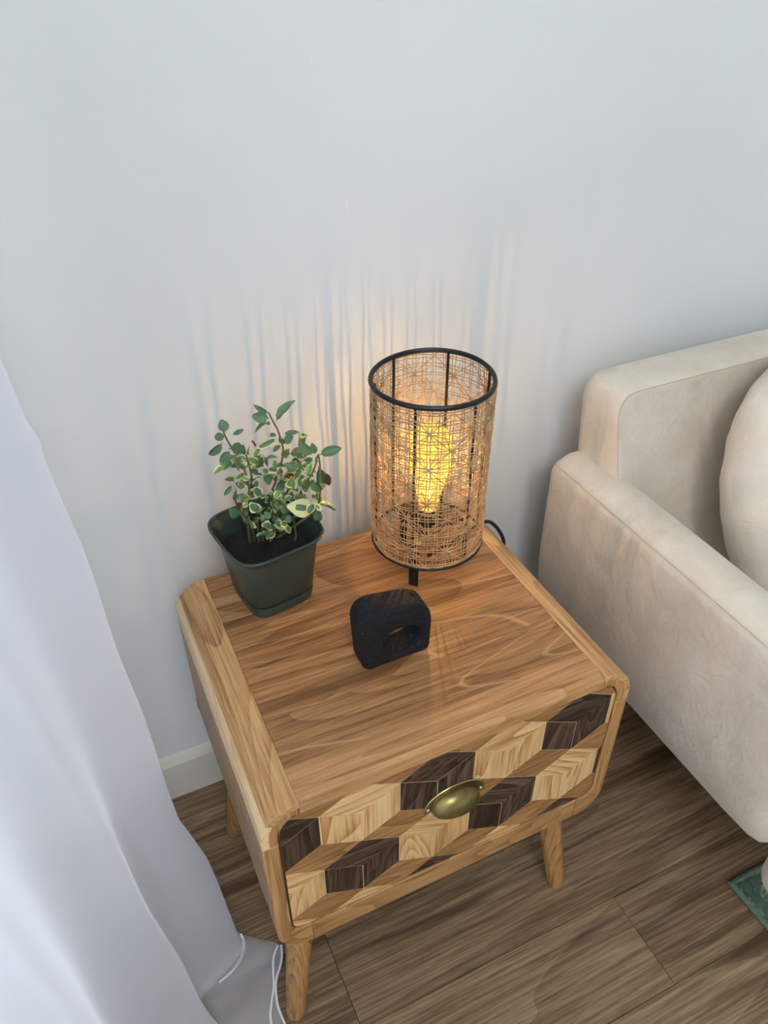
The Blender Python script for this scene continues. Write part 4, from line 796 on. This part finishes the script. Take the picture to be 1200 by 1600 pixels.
def itp(T_, z):
    for i in range(len(T_)-1):
        if T_[i][0] <= z <= T_[i+1][0]:
            t = (z-T_[i][0])/(T_[i+1][0]-T_[i][0]); return T_[i][1]*(1-t)+T_[i+1][1]*t
    return T_[-1][1]
crest = [(.16, C1), (.04, C2), (-.10, C3), (-.24, C4), (-.40, C4), (-.56, C4), (-.74, C4), (-.92, C4), (-1.10, C4)]
def curt(y, z):
    dep = .062*max(.2, 1-.85*min(1, z/.8))
    if y >= .16:
        t = min(1, (y-.16)/.09); x = itp(C1, z); return x-(.09)*(1-math.cos(t*math.pi/2))
    for i in range(len(crest)-1):
        ya, A = crest[i]; yb, B = crest[i+1]
        if yb <= y <= ya:
            t = (ya-y)/(ya-yb); x = itp(A, z)*(1-t)+itp(B, z)*t
            s = .5-.5*math.cos(2*math.pi*t); return x-dep*s**1.2
    return itp(C4, z)
V = []; F = []; ny, nz = 230, 110; Y0, Y1 = .30, -1.12; rgc = random.Random(3)
for i in range(ny+1):
    for j in range(nz+1):
        y = Y0+(Y1-Y0)*i/ny; z = .004+(2.4-.004)*(j/nz)**1.25
        if y > .25: y = .25-(y-.25)*.0+(y-.25)*.2
        wr = .0022*math.sin(z*23+y*9+2*math.sin(y*12+z*5))*max(0, 1-z/1.2)+.0012*math.sin(y*55+z*9)*max(0, 1-z/.9)
        cr = .005*math.exp(-((z-.985+.10*(y-.16))/.006)**2)*max(0, 1-abs(y-.16)/.16)
        V.append((curt(y, z)+wr+cr, y+.004*math.sin(z*6), z))
for i in range(ny):
    for j in range(nz): F.append((i*(nz+1)+j, i*(nz+1)+j+1, (i+1)*(nz+1)+j+1, (i+1)*(nz+1)+j))
dr = mesh_obj('drape', V, F, SHEER, cur, angle=180)
# lowest edge lying on the floor: one thin layer
inner = smooth_path([(-.300, .190, .030), (-.302, .166, .030), (-.335, .140, .030), (-.395, .110, .030), (-.420, .060, .030), (-.430, .02, .03), (-.43, -.06, .03)], 6)
outer = smooth_path([(-.262, .163, .003), (-.229, .1345, .003), (-.2360, .1123, .003), (-.2520, .0890, .003), (-.2620, .0560, .003), (-.2640, .0230, .003), (-.262, -.06, .003)], 6)
n = len(inner); V = []; F = []; m_ = 16
for i in range(n):
    for j in range(m_+1):
        t = j/m_; p = inner[i].lerp(outer[i], t); z = .030*(1-t)**2.2+.003+.0035*math.sin(t*9+i*.35)*t*(1-t)*3; V.append((p.x, p.y, max(.0015, z)))
for i in range(n-1):
    for j in range(m_): F.append((i*(m_+1)+j, i*(m_+1)+j+1, (i+1)*(m_+1)+j+1, (i+1)*(m_+1)+j))
fo = mesh_obj('floor_fold', V, F, SHEER2, cur, angle=180); fo['label'] = 'see-through single layer lying on the floor'
HEM = plain('hem_stitching', lin(236, 236, 240), .8)
for pts in ([(-.2279, .1345, .0045), (-.2351, .1123, .0045), (-.2518, .0886, .0045), (-.2572, .0758, .0045), (-.2619, .0529, .0045), (-.2608, .0233, .0045), (-.255, -.04, .0045)], [(-.2336, .1356, .0055), (-.2472, .118, .0055), (-.2585, .0814, .006), (-.2708, .0571, .0055), (-.2792, .032, .005), (-.283, -.04, .005)]):
    V, F = tube_data(smooth_path(pts, 5), .0019, 8, flat=.6); mesh_obj('hem', V, F, HEM, cur)
V, F = tube_data(smooth_path([(-.283, .172, .020), (-.283, .158, .013), (-.293, .140, .012), (-.312, .124, .018), (-.335, .114, .024)], 5), .0020, 8, flat=.6); mesh_obj('hem', V, F, HEM, cur)
